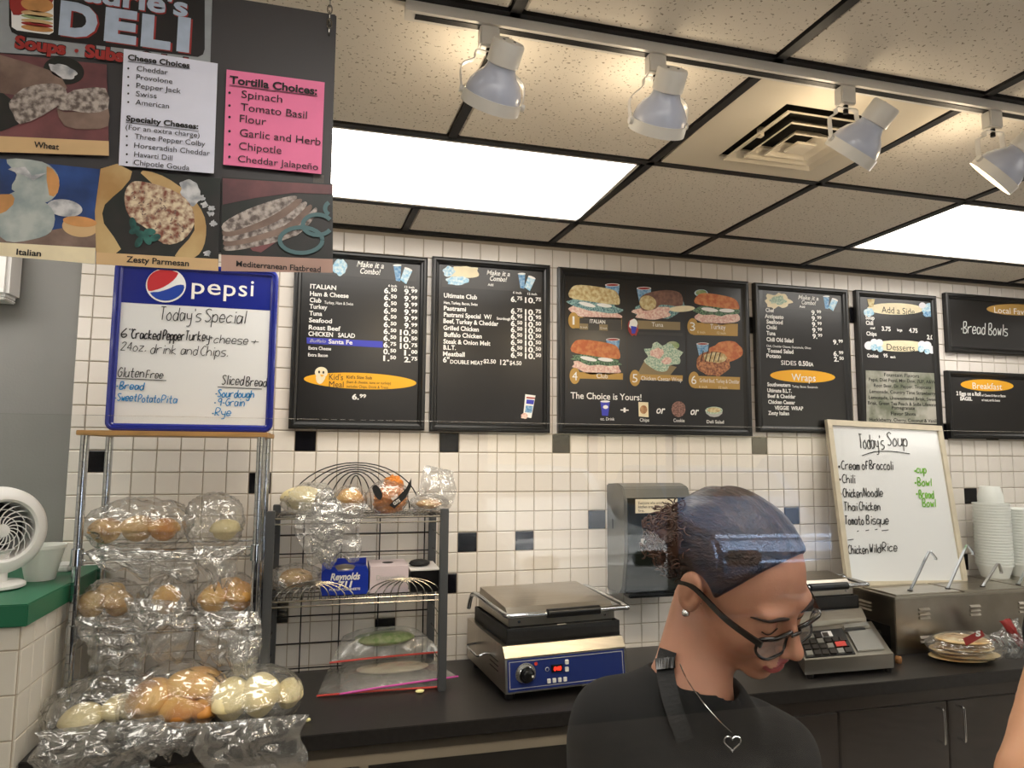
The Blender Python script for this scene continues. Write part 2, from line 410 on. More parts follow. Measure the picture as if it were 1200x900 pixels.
def glyphs(body, bold, shear):
    k = (body, bold, shear)
    if k in GC: return GC[k]
    cu = bpy.data.curves.new('t', 'FONT'); cu.body = body; cu.size = 1; cu.resolution_u = 3; cu.offset = bold; cu.shear = shear; cu.fill_mode = 'BOTH'
    ob = bpy.data.objects.new('t', cu); C.objects.link(ob); dg = bpy.context.evaluated_depsgraph_get(); me = bpy.data.meshes.new_from_object(ob.evaluated_get(dg))
    vs = [(v.co.x, v.co.y) for v in me.vertices]; fs = [tuple(p.vertices) for p in me.polygons]
    x0 = min(v[0] for v in vs); x1 = max(v[0] for v in vs); vs = [(a - x0, b) for a, b in vs]
    bpy.data.objects.remove(ob); bpy.data.curves.remove(cu); bpy.data.meshes.remove(me); GC[k] = (vs, fs, x1 - x0); return GC[k]
# signed-distance surfaces on a rectilinear grid (naive surface nets)
def nets(fn, xs, ys, zs):
    X, Y, Z = np.meshgrid(xs, ys, zs, indexing='ij'); V = fn(X, Y, Z); nx, ny, nz = V.shape
    S = V < 0; G = np.stack([X, Y, Z], -1); acc = np.zeros((nx - 1, ny - 1, nz - 1, 3)); cnt = np.zeros((nx - 1, ny - 1, nz - 1))
    def sl(a, n_): return slice(a, n_ - 1 + a)
    cor = [(i, j, k) for i in (0, 1) for j in (0, 1) for k in (0, 1)]
    for a in cor:
        for d in range(3):
            if a[d]: continue
            b = list(a); b[d] = 1; b = tuple(b)
            A = (sl(a[0], nx), sl(a[1], ny), sl(a[2], nz)); B = (sl(b[0], nx), sl(b[1], ny), sl(b[2], nz))
            c = S[A] != S[B]; va = V[A][c]; vb = V[B][c]; t = (va / (va - vb))[:, None]; acc[c] += G[A][c] * (1 - t) + G[B][c] * t; cnt[c] += 1
    on = cnt > 0; idx = -np.ones(cnt.shape, int); idx[on] = np.arange(on.sum()); verts = acc[on] / cnt[on][:, None]; F = []
    for d in range(3):
        o = [1, 1, 1]; o[d] = 0
        lo = [slice(1, n_ - 1) for n_ in (nx, ny, nz)]; lo[d] = slice(0, (nx, ny, nz)[d] - 1); hi = list(lo); hi[d] = slice(1, (nx, ny, nz)[d])
        a = S[tuple(lo)]; b = S[tuple(hi)]; c = np.argwhere(a != b)
        if not len(c): continue
        base = c.copy()
        for q in range(3):
            if q != d: base[:, q] += 1
        e1, e2 = [q for q in range(3) if q != d]
        def cell(du, dv):
            r = base.copy(); r[:, e1] -= du; r[:, e2] -= dv; return idx[r[:, 0], r[:, 1], r[:, 2]]
        q4 = np.stack([cell(0, 0), cell(1, 0), cell(1, 1), cell(0, 1)], 1); flip = a[tuple(c.T)]
        if d == 1: flip = ~flip
        q4[~flip] = q4[~flip][:, ::-1]; F.append(q4)
    F = np.concatenate(F); return verts, F[(F >= 0).all(1)]
def smin(a, b, k): h = np.clip(.5 + .5 * (b - a) / k, 0, 1); return b * (1 - h) + a * h - k * h * (1 - h)
def smax(a, b, k): return -smin(-a, -b, k)
def sell(p, c, r):
    q = [(p[i] - c[i]) for i in range(3)]; k0 = np.sqrt(sum((q[i] / r[i]) ** 2 for i in range(3))); k1 = np.sqrt(sum((q[i] / r[i] ** 2) ** 2 for i in range(3))) + 1e-9
    return k0 * (k0 - 1) / k1
def scap(p, a, b, ra, rb):
    a = np.array(a, float); b = np.array(b, float); ab = b - a; L = ab @ ab + 1e-12
    t = np.clip(sum((p[i] - a[i]) * ab[i] for i in range(3)) / L, 0, 1)
    return np.sqrt(sum((p[i] - a[i] - t * ab[i]) ** 2 for i in range(3))) - (ra + (rb - ra) * t)
def wob(seed, n=6, f=3.):
    r = np.random.RandomState(seed); K = r.normal(size=(n, 3)) * f; ph = r.uniform(0, 6.28, n)
    return lambda d: sum(np.sin(K[i] @ d + ph[i]) for i in range(n)) / n
def crumple(seed, n=9, f=6.):
    r = np.random.RandomState(seed); K = r.normal(size=(n, 3)) * f * np.linspace(.6, 2.2, n)[:, None]; ph = r.uniform(0, 6.28, n)
    A = 1 / np.linspace(1, 2.6, n)
    return lambda d: sum(A[i] * (1 - 2 * abs(math.sin(K[i] @ d + ph[i]))) for i in range(n)) / A.sum()
# ================================================================ THE SETTING
HZ = 1.745; PT = .08103; ZC = 2.662; CT = .918          # grout line level, tile pitch, ceiling, worktop height
def struct(name, mb, m, parent=None, label=None): return mb.build(name, m, parent, kind=None if parent is not None else 'structure', label=label)
wall = struct('wall_back', MB().box((-2.6, .008, 0), (8.2, .12, 2.9)), 'grey_paint')
XL = -.775
MB().box((XL, 0.0, .6), (5.2, .008, ZC)).build('grout_bed', 'grout', wall)
struct('floor', MB().box((-3, -6.4, -.05), (8.3, .15, 0)), 'floor')
struct('wall_left', MB().box((-2.7, -6.4, 0), (-2.6, .12, 2.9)), 'wall_plain')
struct('wall_right', MB().box((8.2, -6.4, 0), (8.3, .12, 2.9)), 'wall_plain')
# shop front behind the viewer: mirrored window, and a second one added for daylight
WX0, WX1 = P(562, 560, 1.6)[0], P(985, 560, 1.6)[0]
wf = MB(); OPEN = [(WX0, WX1, .55, 1.93), (5.9, 8.05, .4, 2.45)]
px_ = -2.6
for a, b, c_, d_ in OPEN: wf.box((px_, -6.3, 0), (a, -6.15, 2.9)); wf.box((a, -6.3, 0), (b, -6.15, c_)); wf.box((a, -6.3, d_), (b, -6.15, 2.9)); px_ = b
wf.box((px_, -6.3, 0), (8.2, -6.15, 2.9)); struct('wall_front', wf, 'cabinet_brown')
for k, (a, b, c_, d_) in enumerate(OPEN):
    fr = MB()
    for q in (a, (a + b) / 2 - .025, b - .05): fr.box((q, -6.26, c_), (q + .05, -6.19, d_))
    fr.box((a, -6.26, c_), (b, -6.19, c_ + .05)); fr.box((a, -6.26, d_ - .05), (b, -6.19, d_))
    wn = struct('window_%d' % (k + 1), fr, 'frame_black')
    MB().box((a + .05, -6.228, c_ + .05), (b - .05, -6.222, d_ - .05)).build('pane', 'pane_glass', wn)
# wall tiles: which ones show largest in the photograph are single parts
BLACK = {(0, -1), (7, -1), (13, -1), (25, -1), (42, -2), (38, -2), (40, 2), (32, -9), (25, -8), (8, 4), (11, 4), (15, 3), (-2, 1), (7, 6), (-1, 7), (4, 8), (-9, 0), (27, 3), (39, 6), (20, 6), (33, 7), (48, 3)}
HID = [(343, 290, 500, 505), (507, 300, 645, 507), (655, 313, 882, 510), (884, 331, 1000, 505), (1000, 340, 1108, 505), (1107, 345, 1200, 420), (1112, 438, 1200, 508), (135, 318, 325, 503), (0, 0, 388, 318), (795, 600, 955, 900), (712, 572, 800, 690), (975, 500, 1108, 690), (550, 715, 740, 810)]
cells = []
for i in range(-10, 60):
    for j in range(-12, 11):
        x0, x1 = i * PT, (i + 1) * PT; z1, z0 = HZ + .0 - j * PT, HZ - (j + 1) * PT
        if x0 < XL: x0 = XL - .0015
        if x1 - x0 < .015 or x1 > 5.2: continue
        if z1 > ZC - .012: z1 = ZC - .012
        if z1 - z0 < .015: continue
        if z0 < CT - .02 and z1 < CT: continue
        a = proj((x0, 0, z1)); b = proj((x1, 0, z0)); area = (b[0] - a[0]) * (b[1] - a[1]); cx, cy = (a[0] + b[0]) / 2, (a[1] + b[1]) / 2
        vis = -8 < cx < 1208 and 200 < cy < 790 and not any(h[0] <= cx <= h[2] and h[1] <= cy <= h[3] for h in HID)
        cells.append((area if vis else -1, i, j, x0, x1, z0, z1))
cells.sort(key=lambda c: -c[0]); TM = {}; g = .0018; rest = MB(); nb = 0; nw = 0
def tile_vs(w_, h_):
    b = .0022; o = []
    for y, e in ((0, 0), (-.0035, 0), (-.0050, b)): o += [(-w_ + e, y, -h_ + e), (w_ - e, y, -h_ + e), (w_ - e, y, h_ - e), (-w_ + e, y, h_ - e)]
    fs = [(8, 9, 10, 11)]
    for k in (0, 4): fs += [(k + q, k + (q + 1) % 4, k + 4 + (q + 1) % 4, k + 4 + q) for q in range(4)]
    return o, fs
for n_, (ar, i, j, x0, x1, z0, z1) in enumerate(cells):
    bl = (i, j) in BLACK; w_, h_ = (x1 - x0) / 2 - g, (z1 - z0) / 2 - g; m = 'tile_black' if bl else 'tile_white'
    if ar > 0 and (nw < 300 if not bl else True):
        key = (round(w_, 4), round(h_, 4), m)
        if key not in TM:
            vs, fs = tile_vs(w_, h_); me = bpy.data.meshes.new('tile'); me.from_pydata(vs, [], fs); me.materials.append(MATS[m]); TM[key] = me
        o = bpy.data.objects.new('tile', TM[key]); C.objects.link(o); o.parent = wall; o.location = ((x0 + x1) / 2, 0, (z0 + z1) / 2)
        o.rotation_euler = (random.uniform(-.006, .006), 0, random.uniform(-.006, .006))
        if bl: o['label'] = 'black accent tile'; nb += 1
        else: nw += 1
    else:
        vs, fs = tile_vs(w_, h_); cx, cz = (x0 + x1) / 2, (z0 + z1) / 2; t1, t2 = random.uniform(-.006, .006), random.uniform(-.006, .006)
        rest.add([(a + cx, b + a * t1 + c * t2, c + cz) for a, b, c in vs], fs, m)
rest.build('tile_field', 'tile_white', wall, kind='stuff')
# ceiling
ceil = struct('ceiling', MB().box((-2.7, -6.4, ZC + .02), (8.3, .12, ZC + .12)), 'dark_hole')
COLX = [.405 + .6385 * k for k in range(-5, 13)]; ROWY = [-.302 - .598 * k for k in range(0, 11)]
def cx_(k, y): return COLX[k] + (.05 if k >= 0 else 0) * (-y) * max(0, 1 - max(0, COLX[k] - 1) / 1.6) if -y < 3 else cx_(k, -2.999)
LIGHTS = {(4, 0), (5, 0), (8, 0), (9, 0), (1, 0), (2, 0)} | {(a, b) for a in (0, 1, 4, 5, 8, 9, 12, 13) for b in (3, 6, 8)} | {(12, 0), (13, 0)}
grid = MB()
for k in range(len(COLX)):
    for r in range(-1, len(ROWY) - 1):
        if (k, r) in LIGHTS and (k - 1, r) in LIGHTS: continue
        ya = -.012 if r < 0 else ROWY[r]; yb = ROWY[r + 1]
        grid.hexa([(cx_(k, y) + s_, y, ZC - .003) for s_, y in ((-.012, ya), (.012, ya), (.012, yb), (-.012, yb))], [(cx_(k, y) + s_, y, ZC + .02) for s_, y in ((-.012, ya), (.012, ya), (.012, yb), (-.012, yb))])
for y in ROWY: grid.box((-2.6, y - .012, ZC - .003), (8.2, y + .012, ZC + .02))
grid.box((-2.6, -.02, ZC - .012), (8.2, 0, ZC + .02))
grid.build('ceiling_grid', 'grid_black', ceil)
VENT = (6, 1)
for k in range(-1, len(COLX)):
    for r in range(-1, len(ROWY) - 1):
        ya = -.02 if r < 0 else ROWY[r] - .012; yb = ROWY[r + 1] + .012
        xa = (lambda y: -2.6) if k < 0 else (lambda y, k=k: cx_(k, y) + .012); xb = (lambda y: 8.2) if k == len(COLX) - 1 else (lambda y, k=k: cx_(k + 1, y) - .012)
        if (k, r) in LIGHTS and r >= 0: continue
        if (k, r) == VENT: continue
        e = .008; b4 = [(xa(ya) + e, ya - e, ZC + .001), (xb(ya) - e, ya - e, ZC + .001), (xb(yb) - e, yb + e, ZC + .001), (xa(yb) + e, yb + e, ZC + .001)]
        t4 = [(xa(ya), ya, ZC + .012), (xb(ya), ya, ZC + .012), (xb(yb), yb, ZC + .012), (xa(yb), yb, ZC + .012)]
        MB().hexa(b4, t4).build('ceiling_tile', 'ceiling_tile', ceil)
def troffer(k0, k1, r, label):
    ya, yb = ROWY[r] - .012, ROWY[r + 1] + .012; xa = cx_(k0, (ya + yb) / 2) + .012; xb = cx_(k1, (ya + yb) / 2) - .012; s0 = cx_(k0, ya) - cx_(k0, yb)
    t = thing('ceiling_light', label, 'ceiling light', ((xa + xb) / 2, (ya + yb) / 2, ZC), 'fluorescent ceiling panels')
    f = MB(); zz = ZC - .001
    f.box((xa, ya, zz), (xb, ya - .014, ZC + .016)); f.box((xa, yb + .014, zz), (xb, yb, ZC + .016)); f.box((xa, ya, zz), (xa + .012, yb, ZC + .016)); f.box((xb - .012, ya, zz), (xb, yb, ZC + .016))
    f.build('frame', 'white_metal', t); MB().box((xa + .012, ya - .014, ZC + .003), (xb - .012, yb + .014, ZC + .010)).build('diffuser', 'diffuser', t)
troffer(4, 6, 0, 'long glowing ceiling panel left of the air vent, above the menu boards')
troffer(8, 10, 0, 'glowing ceiling panel at the right edge, above the local favorites board')
troffer(1, 3, 0, 'glowing ceiling panel hidden behind the hanging sign board')
troffer(12, 14, 0, 'glowing ceiling panel outside the right picture edge')
for r in (3, 6, 8):
    for k in (0, 4, 8, 12): troffer(k, k + 2, r, 'glowing ceiling panel in the %s row behind the viewer, %s' % ({3: 'nearest', 6: 'middle', 8: 'farthest'}[r], {0: 'far left', 4: 'centre left', 8: 'centre right', 12: 'far right'}[k]))
# air vent in its plate
vx0, vx1, vy0, vy1 = cx_(6, -1.2) + .014, cx_(7, -1.2) - .014, ROWY[1] - .014, ROWY[2] + .014
vc = PZ(937, 163, ZC); vt = thing('air_vent', 'square cream louvred air vent set in a smooth ceiling plate', 'air vent', (vc[0], vc[1], ZC))
R0 = .165
pl = MB()
for a, b in (((vx0, vy1), (vx1, vc[1] - R0)), ((vx0, vc[1] + R0), (vx1, vy0)), ((vx0, vc[1] - R0), (vc[0] - R0, vc[1] + R0)), ((vc[0] + R0, vc[1] - R0), (vx1, vc[1] + R0))):
    pl.box((a[0], a[1], ZC), (b[0], b[1], ZC + .008))
pl.build('plate', 'vent_white', vt)
MB().box((vc[0] - R0, vc[1] - R0, ZC + .017), (vc[0] + R0, vc[1] + R0, ZC + .0195)).build('duct_opening', 'dark_hole', vt)
for q, (ro, ri, zo, zi) in enumerate(((.155, .120, -.016, .004), (.112, .080, -.022, .002), (.070, .038, -.028, .000))):
    mb = MB(); V = []
    for rr, zz in ((ro, zo), (ri, zi), (ri, zi + .005), (ro, zo + .005)): V += [(vc[0] + a * rr, vc[1] + b * rr, ZC + zz) for a, b in ((-1, -1), (1, -1), (1, 1), (-1, 1))]
    mb.add(V, [(l * 4 + e, l * 4 + (e + 1) % 4, ((l + 1) % 4) * 4 + (e + 1) % 4, ((l + 1) % 4) * 4 + e) for l in range(4) for e in range(4)])
    mb.build('louvre', 'vent_white', vt)
MB().box((vc[0] - .034, vc[1] - .034, ZC - .031), (vc[0] + .034, vc[1] + .034, ZC - .024), bev=.003).build('centre_cap', 'vent_white', vt)
for a in (-1, 1): MB().box((vc[0] + a * .13 - .006, vc[1] - .008, ZC - .01), (vc[0] + a * .13 + .006, vc[1] + .008, ZC + .017)).build('bracket', 'vent_white', vt)
# ================================================================ TRACK LIGHTING
TY = -1.478; tx0 = P(475, 3, TY)[0]
tt = MB(); tt.box((tx0, TY - .018, ZC - .026), (4.2, TY + .018, ZC - .004)); tr = tt.build('light_track', 'white_metal', None, label='long white ceiling track carrying the spotlights', cat='light track', origin=(tx0, TY, ZC - .02))
MB().box((tx0 + .02, TY - .008, ZC - .0275), (4.2, TY + .008, ZC - .0255)).build('slot', 'black', tr)
HEADS = [((573, 33), (597, 48), (575, 121), 'leftmost white spotlight on the ceiling track'), ((768, 68), (789, 80), (770, 150), 'white spotlight on the track, second from its left end'),
         ((990, 106), (1040, 122), (995, 181), 'white spotlight on the track just in front of the air vent'), ((1162, 134), (1215, 160), (1163, 207), 'white spotlight on the track cut by the right picture edge')]
def bez(a, b, t): return np.array(a) * (1 - t) + np.array(b) * t
for (pa, ps, pr, lb) in HEADS:
    at = P(pa[0], pa[1], TY); at[2] = ZC - .03; back = P(ps[0], ps[1], TY - .055); rim = P(pr[0], pr[1], TY + .03)
    t = thing('track_spotlight', lb, 'spotlight', at, 'white spotlights on the ceiling track')
    MB().box(at + np.array([-.021, -.014, -.042]), at + np.array([.021, .014, .0035]), bev=.003).build('adapter', 'white_metal', t)
    ax = rim - back; L = np.linalg.norm(ax); ax /= L
    autosmooth(MB().lathe([(.001, 0), (.031, .0), (.034, .004), (.034, L * .36), (.031, L * .37)], back, ax, 28).build('socket', 'white_metal', t))
    for s_ in (-1, 1):
        u = np.cross(ax, (0, 0, 1)); u /= np.linalg.norm(u); MB().lathe([(.003, -.001), (.003, .002)], back + u * .012 * s_ + ax * -.0005, ax, 8).build('vent_hole', 'grey_paint2', t)
    bulb = [(.030, L * .34), (.031, L * .42), (.036, L * .50), (.048, L * .60), (.057, L * .72), (.060, L * .82), (.0605, L * .92)]
    autosmooth(MB().lathe(bulb, back, ax, 32, cap=False).build('bulb', 'bulb_glass', t), 60)
    MB().lathe([(.001, L * .965), (.055, L * .96), (.060, L * .925)], back, ax, 32, cap=False).build('bulb_face', 'bulb_hot', t)
    autosmooth(MB().lathe([(.0625, L * .86), (.0645, L * .86), (.0645, L * 1.06), (.0625, L * 1.06), (.0625, L * .86)], back, ax, 36, cap=False).build('rim_ring', 'white_metal', t))
    cc = back + ax * L * .92; side = np.cross(ax, (0, 1, .2)); side /= np.linalg.norm(side); side = side if side[0] > 0 else -side
    top = at + np.array([0, 0, -.05])
    Lp = [cc - side * .068, cc - side * .070 + np.array([0, 0, .05]), bez(cc - side * .070, top, .8) + np.array([-.02, 0, .0]), top + np.array([-.028, 0, 0]), top, top + np.array([.028, 0, 0]), bez(cc + side * .07, top, .8) + np.array([.02, 0, 0]), cc + side * .070 + np.array([0, 0, .05]), cc + side * .068]
    y_ = MB(); pts = catmull(Lp, 6); hw = .007; vs = []
    for q in pts: vs += [q + np.array([0, -hw, 0]), q + np.array([0, hw, 0]), q + np.array([0, hw, 0]) + (cc - q) * .02, q + np.array([0, -hw, 0]) + (cc - q) * .02]
    y_.add(vs, [(4 * i + a, 4 * i + (a + 1) % 4, 4 * i + 4 + (a + 1) % 4, 4 * i + 4 + a) for i in range(len(pts) - 1) for a in range(4)]); autosmooth(y_.build('yoke', 'white_metal', t))
    for s_ in (-1, 1): MB().lathe([(.001, -.004), (.008, -.004), (.008, .004), (.001, .004)], cc + side * .068 * s_, side, 14).build('pivot_screw', 'white_metal', t)
    MB().lathe([(.006, 0), (.006, .02)], top + np.array([0, 0, -.012]), (0, 0, 1), 10).build('swivel', 'wire_black', t)
    gw = bpy.data.lights.new('added_spill', 'POINT'); gw.energy = 1.0; gw.color = (1, .80, .55); gw.shadow_soft_size = .03   # added unseen lamp beside the bulb, stands in for its warm spill on the ceiling
    go_ = bpy.data.objects.new('added_spill_lamp', gw); C.objects.link(go_); go_.parent = t; go_.location = Vector(cc + np.array([0, .085, .03]) - at)
    sp = bpy.data.lights.new('spot', 'SPOT'); sp.energy = 10; sp.color = (1, .82, .58); sp.spot_size = math.radians(85); sp.spot_blend = .7; sp.shadow_soft_size = .05
    so_ = bpy.data.objects.new('spot_lamp', sp); C.objects.link(so_); so_.parent = t; so_.location = Vector(back + ax * (L * 1.02) - at); so_.rotation_euler = Vector(ax).to_track_quat('-Z', 'Y').to_euler()
# ================================================================ MENU BOARDS
def board(px, name_label, w=.030):
    (xa, ya), (xb, yb) = px; p0 = P(xa, ya, -.03); p1 = P(xb, yb, -.03); x0, z1, x1, z0 = p0[0], p0[2], p1[0], p1[2]
    t = thing('menu_board', name_label, 'menu board', (x0, -.006, z0), 'framed menu boards on the tiled wall')
    f = MB(); prof = [(0, -.0065), (0, -.030), (.006, -.034), (.014, -.034), (.018, -.028), (.026, -.025), (w, -.018), (w, -.0065)]
    for c0, c1 in (((x0, z0), (x1, z0)), ((x1, z0), (x1, z1)), ((x1, z1), (x0, z1)), ((x0, z1), (x0, z0))):
        dx, dz = np.sign(c1[0] - c0[0]), np.sign(c1[1] - c0[1]); ix, iz = -dz, dx; V = []
        for e, yy in prof: V += [(c0[0] + (dx + ix) * e, yy, c0[1] + (dz + iz) * e), (c1[0] + (-dx + ix) * e, yy, c1[1] + (-dz + iz) * e)]
        f.add(V, [(2 * i, 2 * i + 1, 2 * i + 3, 2 * i + 2) for i in range(len(prof) - 1)])
    fo = f.build('frame', 'frame_black', t); fo.data.update()
    bm = bmesh.new(); bm.from_mesh(fo.data); bmesh.ops.recalc_face_normals(bm, faces=bm.faces); bm.to_mesh(fo.data); bm.free()
    MB().box((x0 + .012, -.0065, z0 + .012), (x1 - .012, -.018, z1 - .012)).build('panel', 'board_black', t)
    return t, Print(VP(-.0182))
BO = .001
b1, p = board(((346, 290), (497.5, 504.5)), 'tall black menu board listing Italian, ham and tuna subs with a yellow oval')
p.poly([(392, 301), (489, 309), (488, 330), (375, 321), (377, 301)], 'board_strip', .0006)
def combo(p, tx, ty, m='letter_white', s=1.):
    p.text('Make it a', tx, ty, tx + 32 * s, 6.5 * s, m, shear=.25, bold=.02); p.text('Combo!', tx + 4, ty + 8 * s, tx + 28 * s, 6.5 * s, m, shear=.25, bold=.02)
def cups(p, x, y, s=1.):
    p.start('cups_picture')
    p.poly([(x, y), (x + 9 * s, y + 1), (x + 8 * s, y + 19 * s), (x + 3 * s, y + 18 * s)], 'cup_blue'); p.poly([(x + 13 * s, y + 3 * s), (x + 22 * s, y + 7 * s), (x + 15 * s, y + 22 * s), (x + 8 * s, y + 17 * s)], 'sky_blue', .0014)
    p.ell(x + 4.5 * s, y, 5 * s, 1.3 * s, 'letter_white', .002); p.ell(x + 17.5 * s, y + 4.6 * s, 5 * s, 1.4 * s, 'letter_white', .002, rot=22); p.stop()
combo(p, 418, 312.5); cups(p, 461, 311)
p.blob(398, 313, 8, 10, 'sky_blue')
rows1 = ['ITALIAN', 'Ham & Cheese', 'Club', 'Turkey', 'Tuna', 'Seafood', 'Roast Beef', 'CHICKEN   SALAD', None, None, None]
ys = [338.5, 346.5, 354, 361.5, 369.5, 377.5, 386, 393.5]; xe = [394, 408.5, 376.5, 383.5, 377.5, 389, 399, 416]
for q in range(8): p.text(rows1[q], 363.5 - q * .3, ys[q] if q else 338, xe[q], 5.2, 'letter_white', bold=.022)
p.text('Turkey, Ham & Swiss', 380, 356, 414, 3.4, 'letter_white', bold=.01)
p.poly([(359.5, 395.5), (448.5, 400), (448.5, 407.5), (359.5, 402.5)], 'menu_blue', .0008)
p.text('Buffalo', 363, 401, 382, 3.8, 'letter_grey', shear=.3); p.text('Santa Fe', 385, 402.5, 413, 5, 'letter_white', bold=.02)
p.text('Extra Cheese', 361.5, 409.5, 388, 3.8, 'letter_white', bold=.02); p.text('Extra Bacon', 361, 417.5, 384, 3.8, 'letter_white', bold=.02)
p.text('6 inch', 455, 336, 465, 2.6, 'letter_white', bold=.02); p.text('12 inch', 474, 337.5, 485.5, 2.6, 'letter_white', bold=.02)
A = ['6.50'] * 8 + ['6.75', '0.50', '1.50']; B = ['9.99'] * 6 + ['10.50', '10.50', '10.75', '1.00', '2.75']
def price(p, s, x, y, w, m='letter_white', h=6.2):
    a, b = s.split('.'); k = len(a) + 1 + .0; wm = w * (len(a) + .45) / (len(a) + .45 + 1.5)
    p.text(a + '.', x, y, x + wm, h, m, bold=.03); p.text(b, x + wm + .7, y - 2.0, x + w, h * .66, m, bold=.03)
for q in range(11):
    yy = 343.5 + q * 7.93; price(p, A[q], 450 - q * .1, yy, 15); wd = 20.5 if len(B[q]) == 5 else 15.5; price(p, B[q], 489 - wd, yy + 1.5, wd)
p.start('kids_meal_badge'); p.ell(422, 446.5, 66, 9.5, 'yellow', .001, 40, rot=2.2); p.ell(376.5, 436.5, 7.5, 6.5, 'cream', .0015); p.poly([(371, 440), (381, 441), (379, 447), (375, 450), (371, 447)], 'cream', .0014, 3)
p.ell(374, 436, 1.1, 1.6, 'ink', .002); p.ell(379, 436.4, 1.1, 1.6, 'ink', .002); p.poly([(375, 439), (380, 439.5), (377, 442)], 'yellow', .002); p.stop()
p.text("Kid's", 385.5, 445, 402, 7, 'letter_brown'); p.text('Meal', 385.5, 453.5, 402.5, 7, 'letter_brown')
p.text("Kid's Size Sub", 406, 443.5, 436, 3.6, 'letter_brown', bold=.01); p.text('(ham & cheese, tuna or turkey)', 406, 449, 458, 3.2, 'letter_brown'); p.text('includes Chips, Drink & Treat', 406, 454.2, 455, 3.2, 'letter_brown')
price(p, '6.99', 412.5, 468, 16.5)
p.done(b1)
b2, p = board(((507, 300), (644.5, 507.5)), 'tall black menu board listing pastrami, buffalo chicken and meatball subs')
p.poly([(518, 311.5), (635, 318.5), (634, 343), (518, 336)], 'board_strip', .0006)
p.start('sandwich_picture'); p.blob(543, 319, 20, 7, 'cream', .0012, seed=3); p.blob(536, 329, 13, 5.5, 'sky_blue', .0014, seed=4); p.blob(526, 318, 7, 6, 'sky_blue', .0013); p.stop()
combo(p, 570, 322, s=.86); p.text('Add', 571.5, 335, 578, 3, 'letter_white', bold=.02); cups(p, 607, 321, .92)
n2 = [('Ultimate Club', 520, 348.5, 559, 5.2), ('Ham, Turkey, Bacon, Swiss', 520, 356, 559.5, 3.2), ('Pastrami', 520, 363.5, 546, 5.2), ('Pastrami Special  W/', 520, 371, 576, 5.2), ('Sourdough', 582, 374.5, 598, 3),
      ('Beef, Turkey & Cheddar', 519.5, 378.5, 584, 5.2), ('Grilled Chicken', 519.5, 386.5, 561, 5.2), ('Buffalo Chicken', 520.5, 394.5, 564.5, 5.2), ('Steak & Onion Melt', 519.5, 402.5, 574.5, 5.2), ('B.L.T.', 519.5, 409.5, 534, 5.2), ('Meatball', 519, 417, 544.5, 5.2)]
for t_, a, b, c, h in n2: p.text(t_, a, b, c, h, 'letter_white', bold=.024)
p.text('6"', 519, 424.5, 526.5, 6.2, 'letter_white', bold=.02); p.text('DOUBLE MEAT', 527.5, 426, 566, 4.4, 'letter_white', bold=.02); p.text('$2.50', 566.5, 425.5, 581, 4.6, 'letter_white', bold=.02); p.text('12"', 586, 427.5, 596, 6, 'letter_white', bold=.02); p.text('$4.50', 597, 427.5, 611, 4.8, 'letter_white', bold=.02)
p.text('6 inch', 601, 344, 611, 2.6, 'letter_white', bold=.02); p.text('12 inch', 618, 345.5, 629, 2.6, 'letter_white', bold=.02)
for s1, s2, y in (('6.75', '10.75', 353.5), ('6.75', '10.75', 367.5), ('6.95', '10.95', 374.5), ('6.50', '10.50', 382), ('6.50', '10.50', 389.2), ('6.50', '10.50', 396.4), ('6.50', '10.50', 404), ('6.50', '10.50', 411.5), ('6.50', '10.50', 419)):
    price(p, s1, 598.5, y, 13.5); price(p, s2, 615, y + 1.2, 19)
p.start('drink_picture'); p.poly([(615.5, 462), (627.5, 463.5), (622.5, 490), (613, 488)], 'letter_white', .001, 0); p.poly([(617, 468), (626, 469), (625, 474), (616.5, 473)], 'menu_blue', .0014); p.poly([(616, 475), (624.5, 476), (623, 484), (615, 483)], 'cup_blue', .0014); p.poly([(616.8, 465), (627, 466), (626.8, 467.6), (616.8, 466.8)], 'sign_red', .0014); p.blob(614.5, 487.5, 4, 3.5, 'meat_photo', .0018); p.stop()
p.done(b2)
b3, p = board(((654.5, 312.5), (882, 511)), 'wide black menu board with pictures of six numbered sandwich combos', w=.034)
for k in range(4): p.line([(664 + 69.5 * k + k * .2, 329 + k * 3), (666.5 + 69 * k, 456 + k * 1.5)], .5, 'letter_brown', .0008)
def plaque(p, x, y, w_, n, title, mm='gold', h=15):
    p.start('price_plaque'); p.poly([(x + 6, y), (x + w_, y + 1.5), (x + w_ - .2, y + h), (x + 6, y + h - 1.5)], mm, .0012); p.ell(x + 5.5, y + 4.5, 6.2, 9.5, mm, .0016); p.stop()
    if n: p.text(n, x + (4.2 if n == '1' else 2.4), y + 9.5, x + (6.6 if n == '1' else 8.4), 10, 'letter_white', .0022, bold=.0)
def soda(p, x, y, s=1.): p.start('drink_picture'); p.poly([(x, y), (x + 17 * s, y + 1), (x + 15 * s, y + 17 * s), (x + 3, y + 16 * s)], 'cup_blue', .0008); p.ell(x + 8.5 * s, y, 8.5 * s, 1.8 * s, 'letter_white', .0012); p.ell(x + 8.5 * s, y + .1, 7.3 * s, 1.2 * s, 'sign_red', .0016); p.stop()
